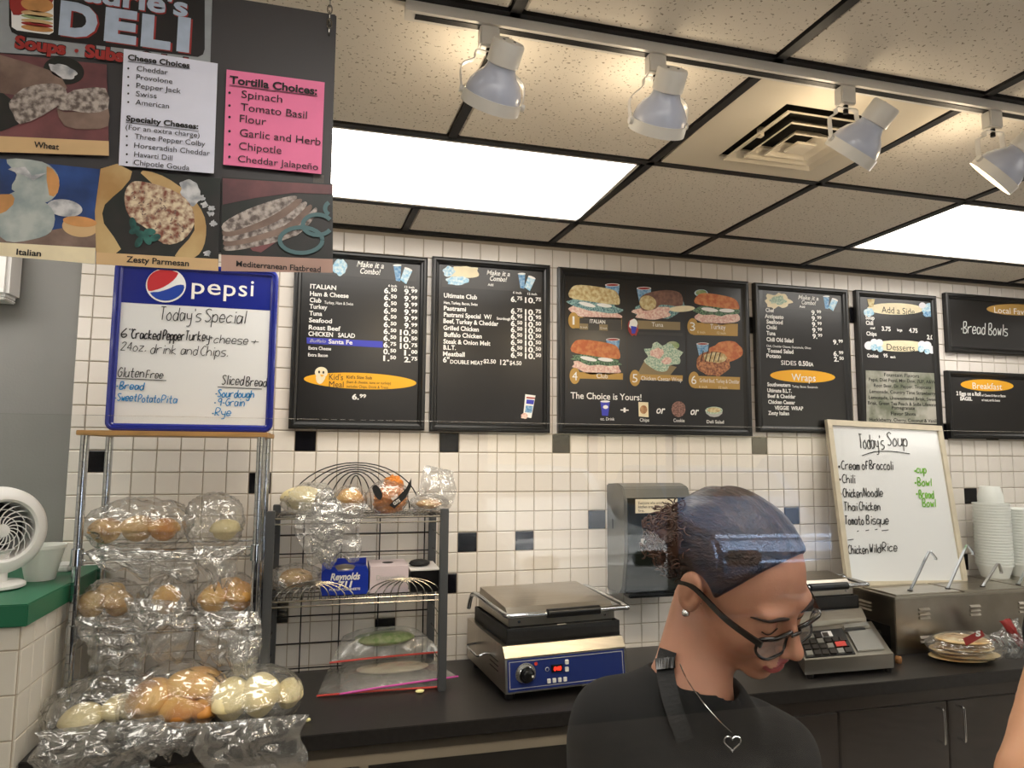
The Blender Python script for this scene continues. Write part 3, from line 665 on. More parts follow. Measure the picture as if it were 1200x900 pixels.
def sub(p, x, y, top, mid, low, w_=58, h=36, ang=4):
    c = (x + w_ / 2, y + h / 2); p.start('sandwich_picture')
    p.blob(c[0] + 1, c[1] + 12, w_ * .49, h * .24, low, .0012, jit=.14, seed=1, rot=ang); p.blob(c[0], c[1] + 4, w_ * .5, h * .17, mid, .0015, jit=.2, seed=2, rot=ang)
    p.ell(c[0] - 8, c[1] + 3, 10, 2.3, 'letter_white', .0018, rot=ang + 6); p.ell(c[0] + 12, c[1] + 4, 9, 2.2, 'letter_white', .0018, rot=ang)
    p.poly([(x + 1, y + h * .36), (x + 4, y + 3), (x + w_ * .25, y), (x + w_ * .75, y + 4), (x + w_ - 3, y + 9), (x + w_, y + h * .55), (x + w_ * .85, y + h * .57), (x + w_ * .4, y + h * .48)], top, .002, 3); p.stop()
soda(p, 709, 334); sub(p, 666, 334, 'bread_light_photo', 'lettuce_cyan', 'meat_photo', 60, 40, 8)
plaque(p, 666.5, 371, 62, '1', ''); p.poly([(679, 372.5), (728, 374), (728, 387), (679, 385.5)], 'board_strip', .0017); p.text('ITALIAN', 691, 378.5, 709, 4.4, 'letter_white', .0022, bold=.02)
p.poly([(679, 379), (689, 379.5), (689, 386.5), (679, 386)], 'gold_dim', .0022); p.poly([(702, 380), (712, 380.5), (712, 387.5), (702, 387)], 'gold_dim', .0022); p.text('6 inch', 680, 384.5, 688, 2.4, 'letter_white', .0028); p.text('12 inch', 703, 385.5, 711, 2.4, 'letter_white', .0028)
soda(p, 746, 338); p.start('sandwich_picture'); p.blob(775, 362, 29, 11, 'lettuce_cyan', .0012, jit=.18, rot=-4); p.blob(764, 366, 22, 8, 'meat_photo', .0014, jit=.2, seed=9)
p.poly([(749, 352), (757, 344), (780, 340), (796, 343), (800, 352), (797, 359), (775, 357), (768, 362), (753, 364)], 'bread_brown_photo', .002, 3); p.ell(759, 355, 10, 8.5, 'bread_light_photo', .0023, rot=20); p.ell(799, 362, 15, 3.6, 'cream', .0026, rot=-3); p.stop()
p.poly([(747, 375.5), (797, 377.5), (797, 387), (747, 385.5)], 'gold_dim', .0016); p.text('Tuna', 763.5, 382.5, 777, 5, 'letter_white', .0022); p.blob(742, 384, 6, 10, 'sign_red', .0018, seed=3); p.blob(742, 380, 5, 6, 'letter_white', .0021, seed=4); p.poly([(739, 382), (746, 383), (744, 391), (740, 391)], 'menu_blue', .0024)
p.poly([(748, 389), (800, 390.5), (800, 394), (748, 392)], 'board_strip', .0018)
p.ell(821.5, 343.5, 7.8, 4.2, 'sky_blue', .0012); p.ell(821.5, 343.2, 6.6, 3.4, 'greens', .0015); sub(p, 813, 343.5, 'bread_red_photo', 'lettuce_photo', 'meat_photo', 53, 33, 2)
plaque(p, 806, 378, 58.5, '3', '', h=16); p.text('Turkey', 832, 385.5, 850, 6, 'letter_white', .0022); p.text('6 inch', 817, 390.5, 826, 3, 'cream', .0022); p.text('12 inch', 840, 391.5, 850, 3, 'cream', .0022)
soda(p, 710, 398, .95); sub(p, 668.5, 398, 'bread_red_photo', 'lettuce_photo', 'meat_photo', 58, 39, 6)
plaque(p, 668, 436, 62, '4', '', h=9); p.text('Club', 699, 443, 712, 5.6, 'letter_white', .0022)
p.start('salad_picture'); p.poly([(748, 436), (756, 421), (793, 430), (785, 440), (750, 440)], 'gold_dim', .0009); p.blob(776, 418, 21, 16, 'salad_photo', .0014, jit=.22, n=24); p.blob(770, 414, 8, 6, 'meat_photo', .0018, seed=5); p.blob(781, 423, 6, 4, 'meat_photo', .0018, seed=6); p.ell(788, 405, 8, 5, 'greens', .0012); p.stop()
plaque(p, 738.5, 438.5, 61.5, '5', '', h=8); p.text('Chicken Caesar Wrap', 751, 445.5, 799, 5, 'letter_white', .0022)
soda(p, 816, 403, .85); p.start('sandwich_picture'); p.blob(851, 412, 19, 12, 'bread_red_photo', .0012, jit=.1); p.blob(835, 426, 19, 14, 'grill_photo', .0015, jit=.14, n=20); p.blob(838, 419, 14, 6, 'bread_light_photo', .0018, jit=.1); p.stop()
for k in range(5): p.line([(824 + 5 * k, 411 + k * .6), (821 + 5 * k, 424)], 1.1, 'letter_brown', .0021)
plaque(p, 807.5, 440.5, 59.5, '6', '', h=16); p.text('Grilled Beef, Turkey & Cheddar', 819.5, 448, 866, 4.6, 'letter_white', .0022); p.text('6 inch', 819, 454.5, 828.5, 3, 'cream', .0022); p.text('12 inch', 842, 455.5, 852, 3, 'cream', .0022)
p.text('The Choice is Yours!', 668.5, 467, 751.5, 7.6, 'letter_white', bold=.012)
p.start('drink_picture'); p.poly([(703.5, 470.5), (714.5, 471), (712.5, 487.5), (705.5, 487)], 'menu_blue', .001); p.ell(709, 470.5, 5.6, 1.2, 'letter_white', .0016); p.ell(709.5, 477, 3, 2.2, 'letter_white', .0016); p.stop(); p.text('oz. Drink', 703.5, 492.5, 720, 3.6, 'letter_white')
p.text('+', 727, 484, 736.5, 7, 'letter_white', bold=.03); p.start('chips_picture'); p.poly([(748, 471), (759.5, 471.5), (760, 489), (748.5, 488)], 'cream', .001); p.ell(754, 480, 4.3, 5, 'bread_photo', .0014); p.stop(); p.text('Chips', 749.5, 494, 760.5, 4, 'letter_white', bold=.01)
p.text('or', 769, 484.5, 779.5, 9, 'letter_white', bold=.02, shear=.3); p.text('or', 809, 486, 819, 9, 'letter_white', bold=.02, shear=.3)
p.ell(795, 479.5, 8.2, 9.3, 'cookie_photo', .001); p.text('Cookie', 789, 494.5, 802, 4, 'letter_white', bold=.01)
p.start('bowl_picture'); p.poly([(826.5, 481), (846.5, 481.5), (842, 488), (832, 488)], 'letter_grey', .001, 2); p.ell(836.5, 481, 10.2, 4.4, 'salad_photo', .0014); p.ell(836.5, 480.5, 8, 3, 'bread_light_photo', .0018); p.stop(); p.text('Deli Salad', 828, 496, 848, 3.8, 'letter_white', bold=.01)
p.done(b3)
b4, p = board(((884, 331), (1000.5, 508)), 'black menu board of salads and wraps with a yellow wraps oval')
p.poly([(894, 340), (985, 345.5), (985, 366), (894, 360)], 'board_strip', .0006); p.start('salad_picture'); p.blob(912, 352, 15, 9, 'cream', .001, jit=.25, n=24); p.blob(912, 352, 9, 5, 'salad_photo', .0013, jit=.25); p.stop()
combo(p, 935, 350.5, s=.75); p.text('Add', 936.5, 360.5, 943, 2.8, 'letter_white', bold=.02); cups(p, 964.5, 347.5, .78)
for t_, a, b, c in (('Chef', 897, 365.5, 907), ('Antipasto', 896, 372.5, 918), ('Seafood', 898, 379, 917), ('Oniki', 898, 385.5, 910), ('Tuna', 898, 392.5, 908.5), ('Chili Old Salad', 898, 399.8, 929.5), ('Tossed Salad', 899, 413, 929.5), ('Potato', 898, 419, 915)):
    p.text(t_, a, b, c, 4.6, 'letter_white', bold=.03)
p.text('Chili, Cheddar Cheese, Guacamole, Olives', 898, 406.5, 950, 2.6, 'letter_white', bold=.01)
for q in range(5): price(p, '9.99', 950.5 + q * .35, 369 + q * 6.9, 11.5, h=5.4)
price(p, '9.99', 976, 403.5, 11.5, h=5.4); price(p, '6.99', 976.5, 417, 11.5, h=5.4); price(p, '2.50', 977, 423.5, 11.5, h=5.4)
p.text('SIDES', 915, 427.5, 933, 5.2, 'letter_white', bold=.01); p.text('0.50', 935.5, 428.5, 947, 5.6, 'letter_white', bold=.03); p.text('EA', 947.5, 429, 953, 4.2, 'letter_white', bold=.03)
p.ell(940.5, 441, 38, 7.4, 'yellow', .001, 40, rot=2); p.text('Wraps', 927.5, 446, 955.5, 8.4, 'letter_white', bold=.0)
for t_, a, b, c in (('Southwestern', 899, 452.5, 926), ('Ultimate B.L.T.', 899, 459.5, 927.5), ('Beef & Cheddar', 899.5, 466, 932), ('Chicken Caesar', 900, 473, 931.5), ('VEGGIE  WRAP', 907.5, 480, 941), ('Zesty Italian', 900, 486, 924.5)): p.text(t_, a, b, c, 4.4, 'letter_white', bold=.028)
p.text('Turkey, Bacon, Guacamole', 928, 454, 958, 2.6, 'letter_white', bold=.01)
p.done(b4)
b5, p = board(((1003, 339.5), (1106, 508)), 'black menu board of sides and desserts with a drinks poster at its foot')
p.start('sides_badge'); p.ell(1049, 362, 33, 6.8, 'cream', .001, 40, rot=1); p.blob(1018, 366, 6.5, 5, 'sky_blue', .0013, seed=2); p.poly([(1016, 350.5), (1025, 350.5), (1023, 360), (1018, 360)], 'bread_light_photo', .0016); p.blob(1088, 362, 9, 7, 'sky_blue', .0014, jit=.15); p.blob(1089, 368, 7, 3.5, 'cup_blue', .0018); p.ell(1080.5, 358, 4, 3.5, 'poster_white', .002); p.stop()
p.text('Add a Side', 1033, 366.5, 1071.5, 7.6, 'ink', bold=-.004)
for t_, a, b, c, h in (('Soup', 1014, 374, 1024.5, 4.6), ('Chili', 1014.5, 380.5, 1023, 4.6), ('small', 1019.5, 385.5, 1025, 2.6), ('3.75', 1033, 387.5, 1043.5, 5), ('large', 1051, 388, 1057, 3), ('4.75', 1065, 389.5, 1075, 5), ('Chips', 1015, 393, 1027, 4.6), ('2.00', 1086, 397.5, 1096.5, 5)): p.text(t_, a, b, c, h, 'letter_white', bold=.03)
p.start('desserts_badge'); p.ell(1055, 405.5, 34, 6.6, 'cream', .001, 40, rot=1)
for k, (x, y, r) in enumerate(((1018, 405, 5), (1024, 401, 4), (1030, 402, 4.5), (1080, 404, 4.5), (1086, 405, 5), (1092, 410, 4.5))): p.ell(x, y, r * 1.05, r, 'poster_white', .0014 + k * .0001)
for k, (x, y, r) in enumerate(((1024, 407, 4), (1031, 409, 3.6), (1079, 409, 3.8), (1086, 412, 3.2))): p.ell(x, y, r, r, 'sky_blue', .0024 + k * .0001)
p.stop(); p.text('Desserts', 1039, 410, 1071.5, 7.4, 'ink', bold=-.004); p.text('Cookies', 1016, 418.5, 1029, 4, 'letter_white', bold=.03); p.text('95', 1035, 418.5, 1040, 4, 'letter_white', bold=.03); p.text('each', 1043, 419.5, 1049, 2.8, 'letter_white', bold=.03)
p.done(b5)
p = Print(VP(-.0195)); dp = MB(); pv = VP(-.0190)
po = thing('drinks_poster', 'landscape photo poster listing fountain flavors on the sides and desserts board', 'poster', P(1058, 490, -.0205))
p.poly([(1014.5, 434), (1100, 437.5), (1101, 497), (1015.5, 494)], 'poster_land', 0.0002)
for t_, a, b, c, h in (('Fountain Flavors', 1036, 441, 1077, 4.2), ('Pepsi, Diet Pepsi, Mtn Dew, 7UP, A&W', 1018, 446.5, 1096, 4), ('Root Beer, Dr. Pepper, Tropicana', 1024, 453.5, 1091, 4), ('Lemonade, Country Time Strawberry', 1019, 460.5, 1096, 4), ('Lemonade, Unsweetened Brisk, Sweet', 1018, 467.5, 1098, 4), ('Brisk, Green Tea Peach & SoBe Lifewater', 1017, 474, 1099, 4), ('Pomegranate', 1045, 479.5, 1072, 4), ('Flavor Shots', 1044, 486.5, 1073, 4), ('Huckleberry, Cherry, Coconut & Vanilla', 1019, 493.5, 1100, 4)):
    p.text(t_, a, b, c, h, 'ink', .0008, bold=.012)
p.done(po, {'poster_land': 'sheet'})
b6, p = board(((1108, 342.5), (1330, 424)), 'black chalkboard with a yellow local favorites oval, upper right')
p.ell(1192, 363, 36, 6.6, 'gold', .001, 40, rot=1.5); p.text('Local Favorites', 1165, 366.5, 1221, 7, 'letter_white', bold=0); p.hand('*Bread Bowls', 1126, 390, 1180, 13, 'chalk', .9)
p.done(b6)
b7, p = board(((1110, 434), (1330, 517)), 'black menu board with a yellow breakfast oval, below the chalkboard')
p.ell(1156.5, 451.5, 31, 6.8, 'yellow', .001, 40, rot=2); p.text('Breakfast', 1139.5, 455.5, 1174, 7.4, 'letter_white', bold=0)
p.text('2 Eggs on a Roll', 1120.5, 463, 1149, 4.4, 'letter_white', bold=.04); p.text('w/ Cheese & Ham or Bacon', 1150, 464.5, 1178, 2.8, 'letter_white', bold=.02); p.text('BAGEL', 1125, 469, 1139, 4.2, 'letter_white', bold=.04); p.text('w/ meat, egg & cheese', 1150, 470, 1171.5, 2.8, 'letter_white', bold=.02)
p.done(b7)
# ================================================================ HANGING SIGN BOARD AND ITS POSTERS
def xform(mb, O, ex, ey, ez=(0, 0, 1)):
    O, ex, ey, ez = [np.array(q, float) for q in (O, ex, ey, ez)]
    mb.v = [tuple(O + ex * a + ey * b + ez * c) for a, b, c in mb.v]; return mb
SY = -1.6
r_ = P(388, 205, SY); tl = P(388, 14, SY)
sb = thing('sign_board', 'dark grey sign board hanging on chains from the ceiling, upper left', 'sign board', (-.3, SY + .02, 2.2))
MB().box((-.95, SY + .004, P(200, 290, SY)[2]), (r_[0], SY + .022, tl[2]), bev=.002).build('panel', 'sign_board', sb)
MB().box((r_[0] - .030, SY + .004, P(388, 222, SY)[2]), (r_[0] - .012, SY + .0225, P(388, 205, SY)[2])).build('edge_clip', 'grey_paint2', sb)
for xx in (r_[0] - .012, -.80):
    ch = MB(); z = tl[2] - .035; k = 0
    while z < ZC - .012:
        pts = [(xx + (.004 * math.cos(a) if k % 2 else 0), SY + .002 + (0 if k % 2 else .004 * math.cos(a)), z + .009 * math.sin(a)) for a in [2 * PI * q / 10 for q in range(10)]]
        ch.tube(pts, .0012, 5, closed=True); z += .0135; k += 1
    ch.tube([(xx, SY + .002, tl[2] - .01), (xx, SY - .004, tl[2] - .02), (xx, SY + .004, tl[2] - .026)], .0018, 6)
    ch.build('chain', 'wire_steel', sb)
def quad_thing(name, label, cat, pts, m, off, thick=.0015, group=None):
    pl = VP(SY); c = pl.pt(*pl.uv(*[sum(q[i] for q in pts) / 4 for i in (0, 1)]), off)
    t = thing(name, label, cat, c, group); f = [pl.pt(*pl.uv(*q), off) for q in pts]; b = [q + np.array([0, thick, 0]) for q in f]
    MB().hexa([f[3], f[2], b[2], b[3]], [f[0], f[1], b[1], b[0]]).build('sheet', m, t)
    p = Print(Plane((0, SY - off, 0), (1, 0, 0), (0, 0, 1))); return t, p
t, p = quad_thing('shop_sign', 'grey and black deli sign with a burger picture, at the top left corner', 'sign', [(-30, -60), (249, -26), (246, 75), (-30, 59)], 'sign_grey', -.002)
p.poly([(10, -40), (240, -20), (240, 58), (238, 64), (232, 67), (24, 43), (14, 38), (11, 30)], 'sign_dark', .0006)
p.start('burger_picture'); p.poly([(13, -10), (63, -5), (63, 38), (58, 41), (20, 36), (14, 32)], 'logo_white', .001); p.poly([(15, -10), (60, -4), (57, 9), (40, 12), (16, 18)], 'sign_red', .0013, 3)
for y, h, m in ((6, 9, 'photo_orange'), (17, 3.5, 'caption'), (21, 2.5, 'greens'), (26, 2.5, 'caption'), (29.5, 2.4, 'sign_red'), (34, 3.5, 'photo_orange')): p.ell(44, y, 19, h, m, .0016, rot=7)
p.stop()
for d, m, o in ((2.2, 'sign_red', .0012), (0, 'sign_blue', .0018)):
    for L_, x0, x1, y, h in (('D', 69, 114, 38.5, 36), ('E', 122, 160, 45.5, 35), ('L', 165, 200, 52, 34), ('I', 207, 222, 57.5, 36)): p.text(L_, x0 + d, y + d * .6, x1 + d, h, m, o, bold=.06)
p.text("aurie's", 97 + 1.5, 2.5, 222, 23, 'sign_red', .0012, bold=.03); p.text("aurie's", 97, 1, 221, 23, 'sign_blue', .0018, bold=.03)
for tt_, a, b, y in (('Soups', 17, 78, 56), ('Subs', 99, 146, 66.5), ('Salads', 163, 232, 75)): p.text(tt_, a, y, b, 14.5, 'sign_dark', .0008, bold=.09); p.text(tt_, a, y, b, 14, 'sign_red', .0014, bold=.05)
p.ell(90, 60, 2.4, 2.2, 'sign_red', .0014); p.ell(154, 69, 2.4, 2.2, 'sign_red', .0014)
p.done(t, {'sign_blue': 'lettering', 'sign_red': 'lettering', 'sign_dark': 'dark_field'})
def caption(p, pts, m): p.poly(pts, m, .0022)
t, p = quad_thing('bread_photo', 'photo of cut wheat bread with a tan caption strip, below the deli sign', 'photo', [(-25, 60), (125, 76), (128, 183), (-25, 178)], 'photo_rose', .001)
p.start('bread_picture'); p.poly([(-20, 100), (15, 118), (22, 146), (-20, 152)], 'photo_dark', .0008, 2); p.ell(75, 83, 24, 16, 'photo_dark', .0008, rot=10); p.blob(73, 84, 17, 8, 'photo_white', .0012, jit=.18, rot=20)
p.poly([(-20, 62), (5, 66), (62, 84), (76, 98), (74, 108), (20, 112), (-20, 100)], 'photo_crust', .0012, 2); p.poly([(11, 121), (28, 104), (60, 98), (77, 104), (76, 118), (50, 136), (24, 146), (16, 134)], 'photo_crumb', .0016, 2)
p.poly([(67, 128), (76, 132), (120, 130), (127, 126), (127, 148), (104, 152), (76, 148)], 'photo_crust', .0014, 2); p.poly([(67, 128), (80, 110), (95, 105), (124, 104), (127, 128), (105, 133), (85, 130)], 'photo_crumb', .0018, 2); p.stop()
caption(p, [(-25, 159), (128, 166), (128, 183), (-25, 178)], 'caption'); p.text('Wheat', 40.5, 173.5, 70, 7, 'ink', .003, bold=.02); p.done(t, {'caption': 'caption_strip'})
t, p = quad_thing('bread_photo', 'photo of white Italian bread on blue cloth, lower left of the sign board', 'photo', [(-25, 184), (118, 199), (112, 310), (-25, 298)], 'photo_blue', .0025)
p.start('bread_picture'); p.poly([(-20, 260), (30, 275), (112, 262), (112, 295), (-20, 290)], 'photo_crust', .0006, 2); p.poly([(8, 187), (50, 190), (68, 205), (68, 225), (56, 237), (40, 235), (14, 222), (20, 205)], 'photo_bread_blue', .001, 3); p.poly([(55, 195), (69, 208), (68, 226), (58, 229)], 'photo_orange', .0012, 2)
p.poly([(0, 240), (20, 224), (48, 234), (64, 250), (60, 272), (38, 281), (8, 283), (-8, 262)], 'photo_bread_blue', .0014, 3); p.poly([(-10, 232), (14, 228), (16, 240), (-2, 252)], 'photo_orange', .0016, 2)
p.ell(76, 244, 21, 10, 'photo_white', .0012, rot=8); p.ell(94, 266, 21, 12, 'caption', .0012, rot=6); p.ell(94, 260, 20, 6, 'photo_orange', .0016, rot=6)
p.poly([(14, 197), (30, 196), (38, 206), (55, 203), (40, 212), (28, 206), (10, 199)], 'photo_white', .0019); p.stop()
caption(p, [(-25, 283), (112.5, 291), (112, 310), (-25, 298)], 'cream'); p.text('Italian', 20, 299, 49, 7, 'ink', .003, bold=.02); p.done(t, {'cream': 'caption_strip'})
t, p = quad_thing('bread_photo', 'photo of a seeded parmesan loaf in brown paper, between two bread photos', 'photo', [(118, 197), (259, 210), (256, 318), (113, 310)], 'photo_dark', .003)
p.start('bread_picture'); p.poly([(118, 198), (155, 201), (143, 222), (123, 240), (122, 262), (142, 292), (113, 298)], 'photo_parch', .0008, 2); p.poly([(165, 203), (190, 206), (222, 228), (240, 255), (240, 285), (228, 302), (205, 300), (228, 270), (215, 245)], 'photo_parch', .001, 3)
p.poly([(146, 232), (152, 216), (166, 213), (200, 222), (222, 238), (228, 262), (214, 282), (192, 286), (172, 268), (152, 254)], 'photo_seed', .0014, 3)
for k in range(60):
    a = random.uniform(0, 6.28); q = math.sqrt(random.random()) * .9; x = 187 + 36 * q * math.cos(a) + 8 * q * math.sin(a); y = 250 + 28 * q * math.sin(a) + 14 * q * math.cos(a)
    p.ell(x, y, 1.7, .8, 'photo_crust', .0018, 6, rot=random.uniform(0, 180))
for x, y, a in ((158, 270, -30), (166, 275, 20), (173, 281, 60), (163, 284, -60), (176, 272, 0), (156, 262, 80), (182, 279, -20)): p.ell(x, y, 7, 4, 'photo_leaf', .002 + a * 1e-6, rot=a)
p.blob(224, 225, 12, 16, 'photo_white', .0012, jit=.2, rot=-30)
for x, y in ((240, 240), (247, 250), (236, 232), (250, 262), (243, 297), (248, 245)): p.blob(x, y, 4, 3.5, 'photo_white', .0014, jit=.3, seed=int(x))
p.stop(); caption(p, [(113, 296), (256, 304), (256, 318), (113, 310)], 'caption'); p.text('Zesty Parmesan', 148.5, 307.5, 222, 7, 'ink', .003, bold=.02); p.done(t, {'caption': 'caption_strip'})
t, p = quad_thing('bread_photo', 'photo of stacked Mediterranean flatbread beside green pepper rings', 'photo', [(260.5, 208), (390, 216), (390, 320), (259.5, 318)], 'photo_dark', .003)
p.start('bread_picture'); p.poly([(261, 209), (389, 217), (389, 228), (345, 226), (300, 232), (261, 240)], 'photo_rose', .0008); p.poly([(284, 280), (310, 283), (330, 276), (322, 285), (306, 296), (296, 294)], 'photo_rose', .001)
for k in range(5):
    dx, dy = 7.5 * k, 5.5 * k; p.poly([(262 + dx * .2, 262 + dy), (290 + dx * .4, 246 + dy), (325 + dx, 234 + dy * .9), (346 + dx * .8, 230 + dy * .6), (345 + dx * .8, 236 + dy * .8), (318 + dx, 254 + dy), (285 + dx * .4, 268 + dy), (264, 272 + dy)], 'photo_crust' if k % 2 else 'photo_crumb', .0012 + .0003 * (5 - k), 3)
p.stop()
for cx, cy, rx, ry, oo in ((353, 282, 25, 15, .0032), (372, 264, 17, 12, .0029), (390, 245, 9, 8, .0035)): p.line([(cx + rx * math.cos(a), cy + ry * math.sin(a)) for a in [2 * PI * q / 24 for q in range(25)] if cx + rx * math.cos(a) < 387], 5, 'photo_ring', oo)
caption(p, [(259.5, 299), (390, 304), (390, 320), (259.5, 318)], 'caption2'); p.text('Mediterranean Flatbread', 277, 312.5, 376, 6.6, 'ink', .003, bold=.015); p.done(t, {'caption2': 'caption_strip', 'photo_ring': 'pepper_picture'})
t, p = quad_thing('paper_notice', 'white paper list of cheese choices pinned to the sign board', 'notice', [(146, 59), (255.5, 76), (251, 204.5), (140, 195)], 'paper', .0045)
cz = [('Cheese Choices', 150, 70.5, 223, 6.4, .03), ('Cheddar', 160.5, 83.5, 197, 6.2, 0), ('Provolone', 160, 93.5, 202.5, 6.2, 0), ('Pepper Jack', 160, 103.5, 212.5, 6.2, 0), ('Swiss', 159.5, 113, 184, 6.2, 0), ('American', 159, 123, 198.5, 6.2, 0), ('Specialty Cheeses:', 148, 142, 233, 6.4, .03), ('(For an extra charge)', 147.5, 152, 234.5, 6, 0), ('Three Pepper Colby', 158, 163, 241, 6.2, 0), ('Horseradish Cheddar', 157.5, 173.5, 246.5, 6.2, 0), ('Havarti Dill', 157.5, 184, 202.5, 6.2, 0), ('Chipotle Gouda', 157, 193.5, 222.5, 6.2, 0)]
for a, x, y, x1, h, bd in cz:
    p.text(a, x, y, x1, h, 'ink', bold=bd)
    if bd: p.line([(x, y + 2), (x1, y + 2 + (x1 - x) * .12)], .8, 'ink')
    elif not a.startswith('('): p.ell(150.5 if y < 130 else 148.8, y - 3, 1.2, 1.2, 'ink')
p.done(t)
t, p = quad_thing('paper_notice', 'pink paper list of tortilla choices pinned to the sign board', 'notice', [(266, 83), (380.5, 98), (376.5, 205), (262, 194)], 'paper_pink', .0045)
for a, x, y, x1, h, bd in (('Tortilla Choices:', 269, 98, 372, 9, .03), ('Spinach', 283, 115, 331, 9, 0), ('Tomato Basil', 282, 130, 360, 9, 0), ('Flour', 281, 143.5, 312, 9, 0), ('Garlic and Herb', 281, 160, 376, 9, 0), ('Chipotle', 280, 175.5, 330, 9, 0), ('Cheddar Jalapeño', 279, 190, 373, 8, 0)):
    p.text(a, x, y, x1, h, 'ink', bold=bd)
    if bd: p.line([(x, y + 2.4), (x1, y + 2.4 + (x1 - x) * .125)], 1, 'ink')
    else: p.ell(269, y - 6, 1.5, 1.5, 'ink')
p.done(t)
# ================================================================ WORKTOP, CABINETS, LEDGE
wt = MB(); wt.box((-.64, -.63, CT - .045), (5.15, -.002, CT), bev=.002)
o = wt.build('worktop', 'black_laminate', None, label='long black laminate worktop running along the tiled wall', cat='worktop', origin=(2, -.3, CT - .045))
cb = thing('base_cabinet', 'dark brown base cabinet with two doors and chrome bar handles', 'cabinet', (2.2, -.3, 0))
cc_ = MB(); cc_.box((1.30, -.57, .1), (3.4, -.02, CT - .0455)); cc_.box((1.32, -.52, 0), (3.38, -.02, .1)); cc_.build('body', 'cabinet_brown', cb)
MB().box((1.30, -.6, CT - .10), (3.4, -.571, CT - .048), bev=.002).build('top_rail', 'cabinet_brown', cb)
for a, b, hx in ((1.31, 1.955, None), (1.963, 2.447, 2.397), (2.453, 2.95, 2.492), (2.956, 3.39, None)):
    d = MB().box((a, -.592, .12), (b, -.5715, CT - .108), bev=.002).build('door', 'cabinet_brown', cb)
    if hx: autosmooth(MB().tube(catmull([(hx, -.592, .792), (hx, -.618, .792), (hx, -.626, .785), (hx, -.626, .68), (hx, -.618, .672), (hx, -.592, .672)], 4), .0045, 10).build('handle', 'chrome', d))
un = thing('under_shelf', 'open shelf with pale edge under the worktop, left of the cabinet', 'shelf', (.6, -.3, 0))
MB().box((-.62, -.58, .795), (1.29, -.02, .826), bev=.002).build('shelf_board', 'beige_edge', un)
for q in (-.62, .25, 1.262): MB().box((q, -.57, 0), (q + .028, -.02, .795)).build('upright', 'beige_edge', un)
MB().box((-.62, -.04, 0), (1.29, -.02, .79)).build('back_panel', 'black', un)
MB().box((-.62, -.56, .10), (1.29, -.03, .13)).build('bottom_board', 'black', un)
lg = thing('tiled_ledge', 'white tiled half wall with a green top, left edge of the worktop', 'ledge', (-1.2, -.33, 0))
MB().box((-2.55, -.650, 0), (-.650, -.008, 1.278)).build('core', 'grout', lg)
MB().box((-2.59, -.675, 1.279), (-.628, -.008, 1.337), bev=.003).build('green_top', 'green_top', lg)
lp = .1155; z = 1.276
def put_tile(parent, mesh, loc, rz):
    o = bpy.data.objects.new('tile', mesh); C.objects.link(o); o.parent = parent; o.location = Vector(loc) - Vector(ORI[parent.name]); o.rotation_euler = (random.uniform(-.008, .008), 0, rz); return o
LM = {}
def lmesh(w_, h_):
    k = (round(w_, 4), round(h_, 4))
    if k not in LM: me = bpy.data.meshes.new('tile'); vs, fs = tile_vs(w_ / 2 - .002, h_ / 2 - .002); me.from_pydata(vs, [], fs); me.materials.append(MATS['tile_old']); LM[k] = me
    return LM[k]
for r in range(6):
    h = .062 if r == 0 else .1155; zc = z - h / 2; z -= h
    for c in range(8): put_tile(lg, lmesh(.0806, h), (-.650, -.650 + .0806 * (c + .5), zc), PI / 2)
    for c in range(9): put_tile(lg, lmesh(.135, h), (-.650 - .135 * (c + .5), -.650, zc), 0)
# things on the ledge: fan, foam cup, remote, wall unit
fc = P(-3, 622, -.42); fz = 1.338
fn = thing('desk_fan', 'white round desk fan cut by the left picture edge', 'fan', (fc[0], -.42, fz))
ax = np.array([.72, -.69, 0.05]); ax /= np.linalg.norm(ax)
autosmooth(MB().lathe([(.083, -.045), (.105, -.05), (.125, -.03), (.130, .0), (.126, .025), (.112, .04), (.092, .043), (.085, .038), (.083, -.045)], fc, ax, 48, cap=False).build('housing', 'white_plastic', fn))
MB().lathe([(.084, -.03), (.001, -.03)], fc, ax, 32, cap=False).build('fan_back', 'fan_dark', fn)
u = np.cross(ax, (0, 0, 1)); u /= np.linalg.norm(u); w_ = np.cross(u, ax); gr = MB()
for k in range(18):
    a0 = 2 * PI * k / 18; gr.tube([fc + ax * (.034 - .008 * t_) + (u * math.cos(a0 + t_ * 1.1) + w_ * math.sin(a0 + t_ * 1.1)) * (.018 + .066 * t_) for t_ in [q / 6 for q in range(7)]], .0018, 5)
for rr in (.04, .062): gr.tube([fc + ax * .030 + (u * math.cos(a) + w_ * math.sin(a)) * rr for a in [2 * PI * q / 36 for q in range(36)]], .0012, 5, closed=True)
gr.build('grille', 'white_plastic', fn); autosmooth(MB().lathe([(.0, .036), (.018, .034), (.02, .028), (.0, .027)], fc, ax, 20).build('hub', 'white_plastic', fn))
for k in range(4):
    a0 = 2 * PI * k / 4 + .3; b = MB(); b.add([fc + ax * (z_ - .0) + u * math.cos(a) * r1 + w_ * math.sin(a) * r1 for a, r1, z_ in ((a0, .015, -.01), (a0 + .1, .078, .0), (a0 + .9, .078, .015), (a0 + .9, .015, .01))], [(0, 1, 2, 3)]); b.build('blade', 'fan_dark', fn)
autosmooth(MB().lathe([(.033, .0), (.034, .09), (.05, .10)], (fc[0], -.42, fz + .012), (0, 0, 1), 28).build('neck', 'white_plastic', fn))
autosmooth(MB().lathe([(.001, 0), (.072, 0), (.080, .004), (.080, .012), (.072, .018), (.001, .020)], (fc[0], -.42, fz), (0, 0, 1), 40).build('base', 'white_plastic', fn))
cp = PZ(47, 679, 1.338); k = .245
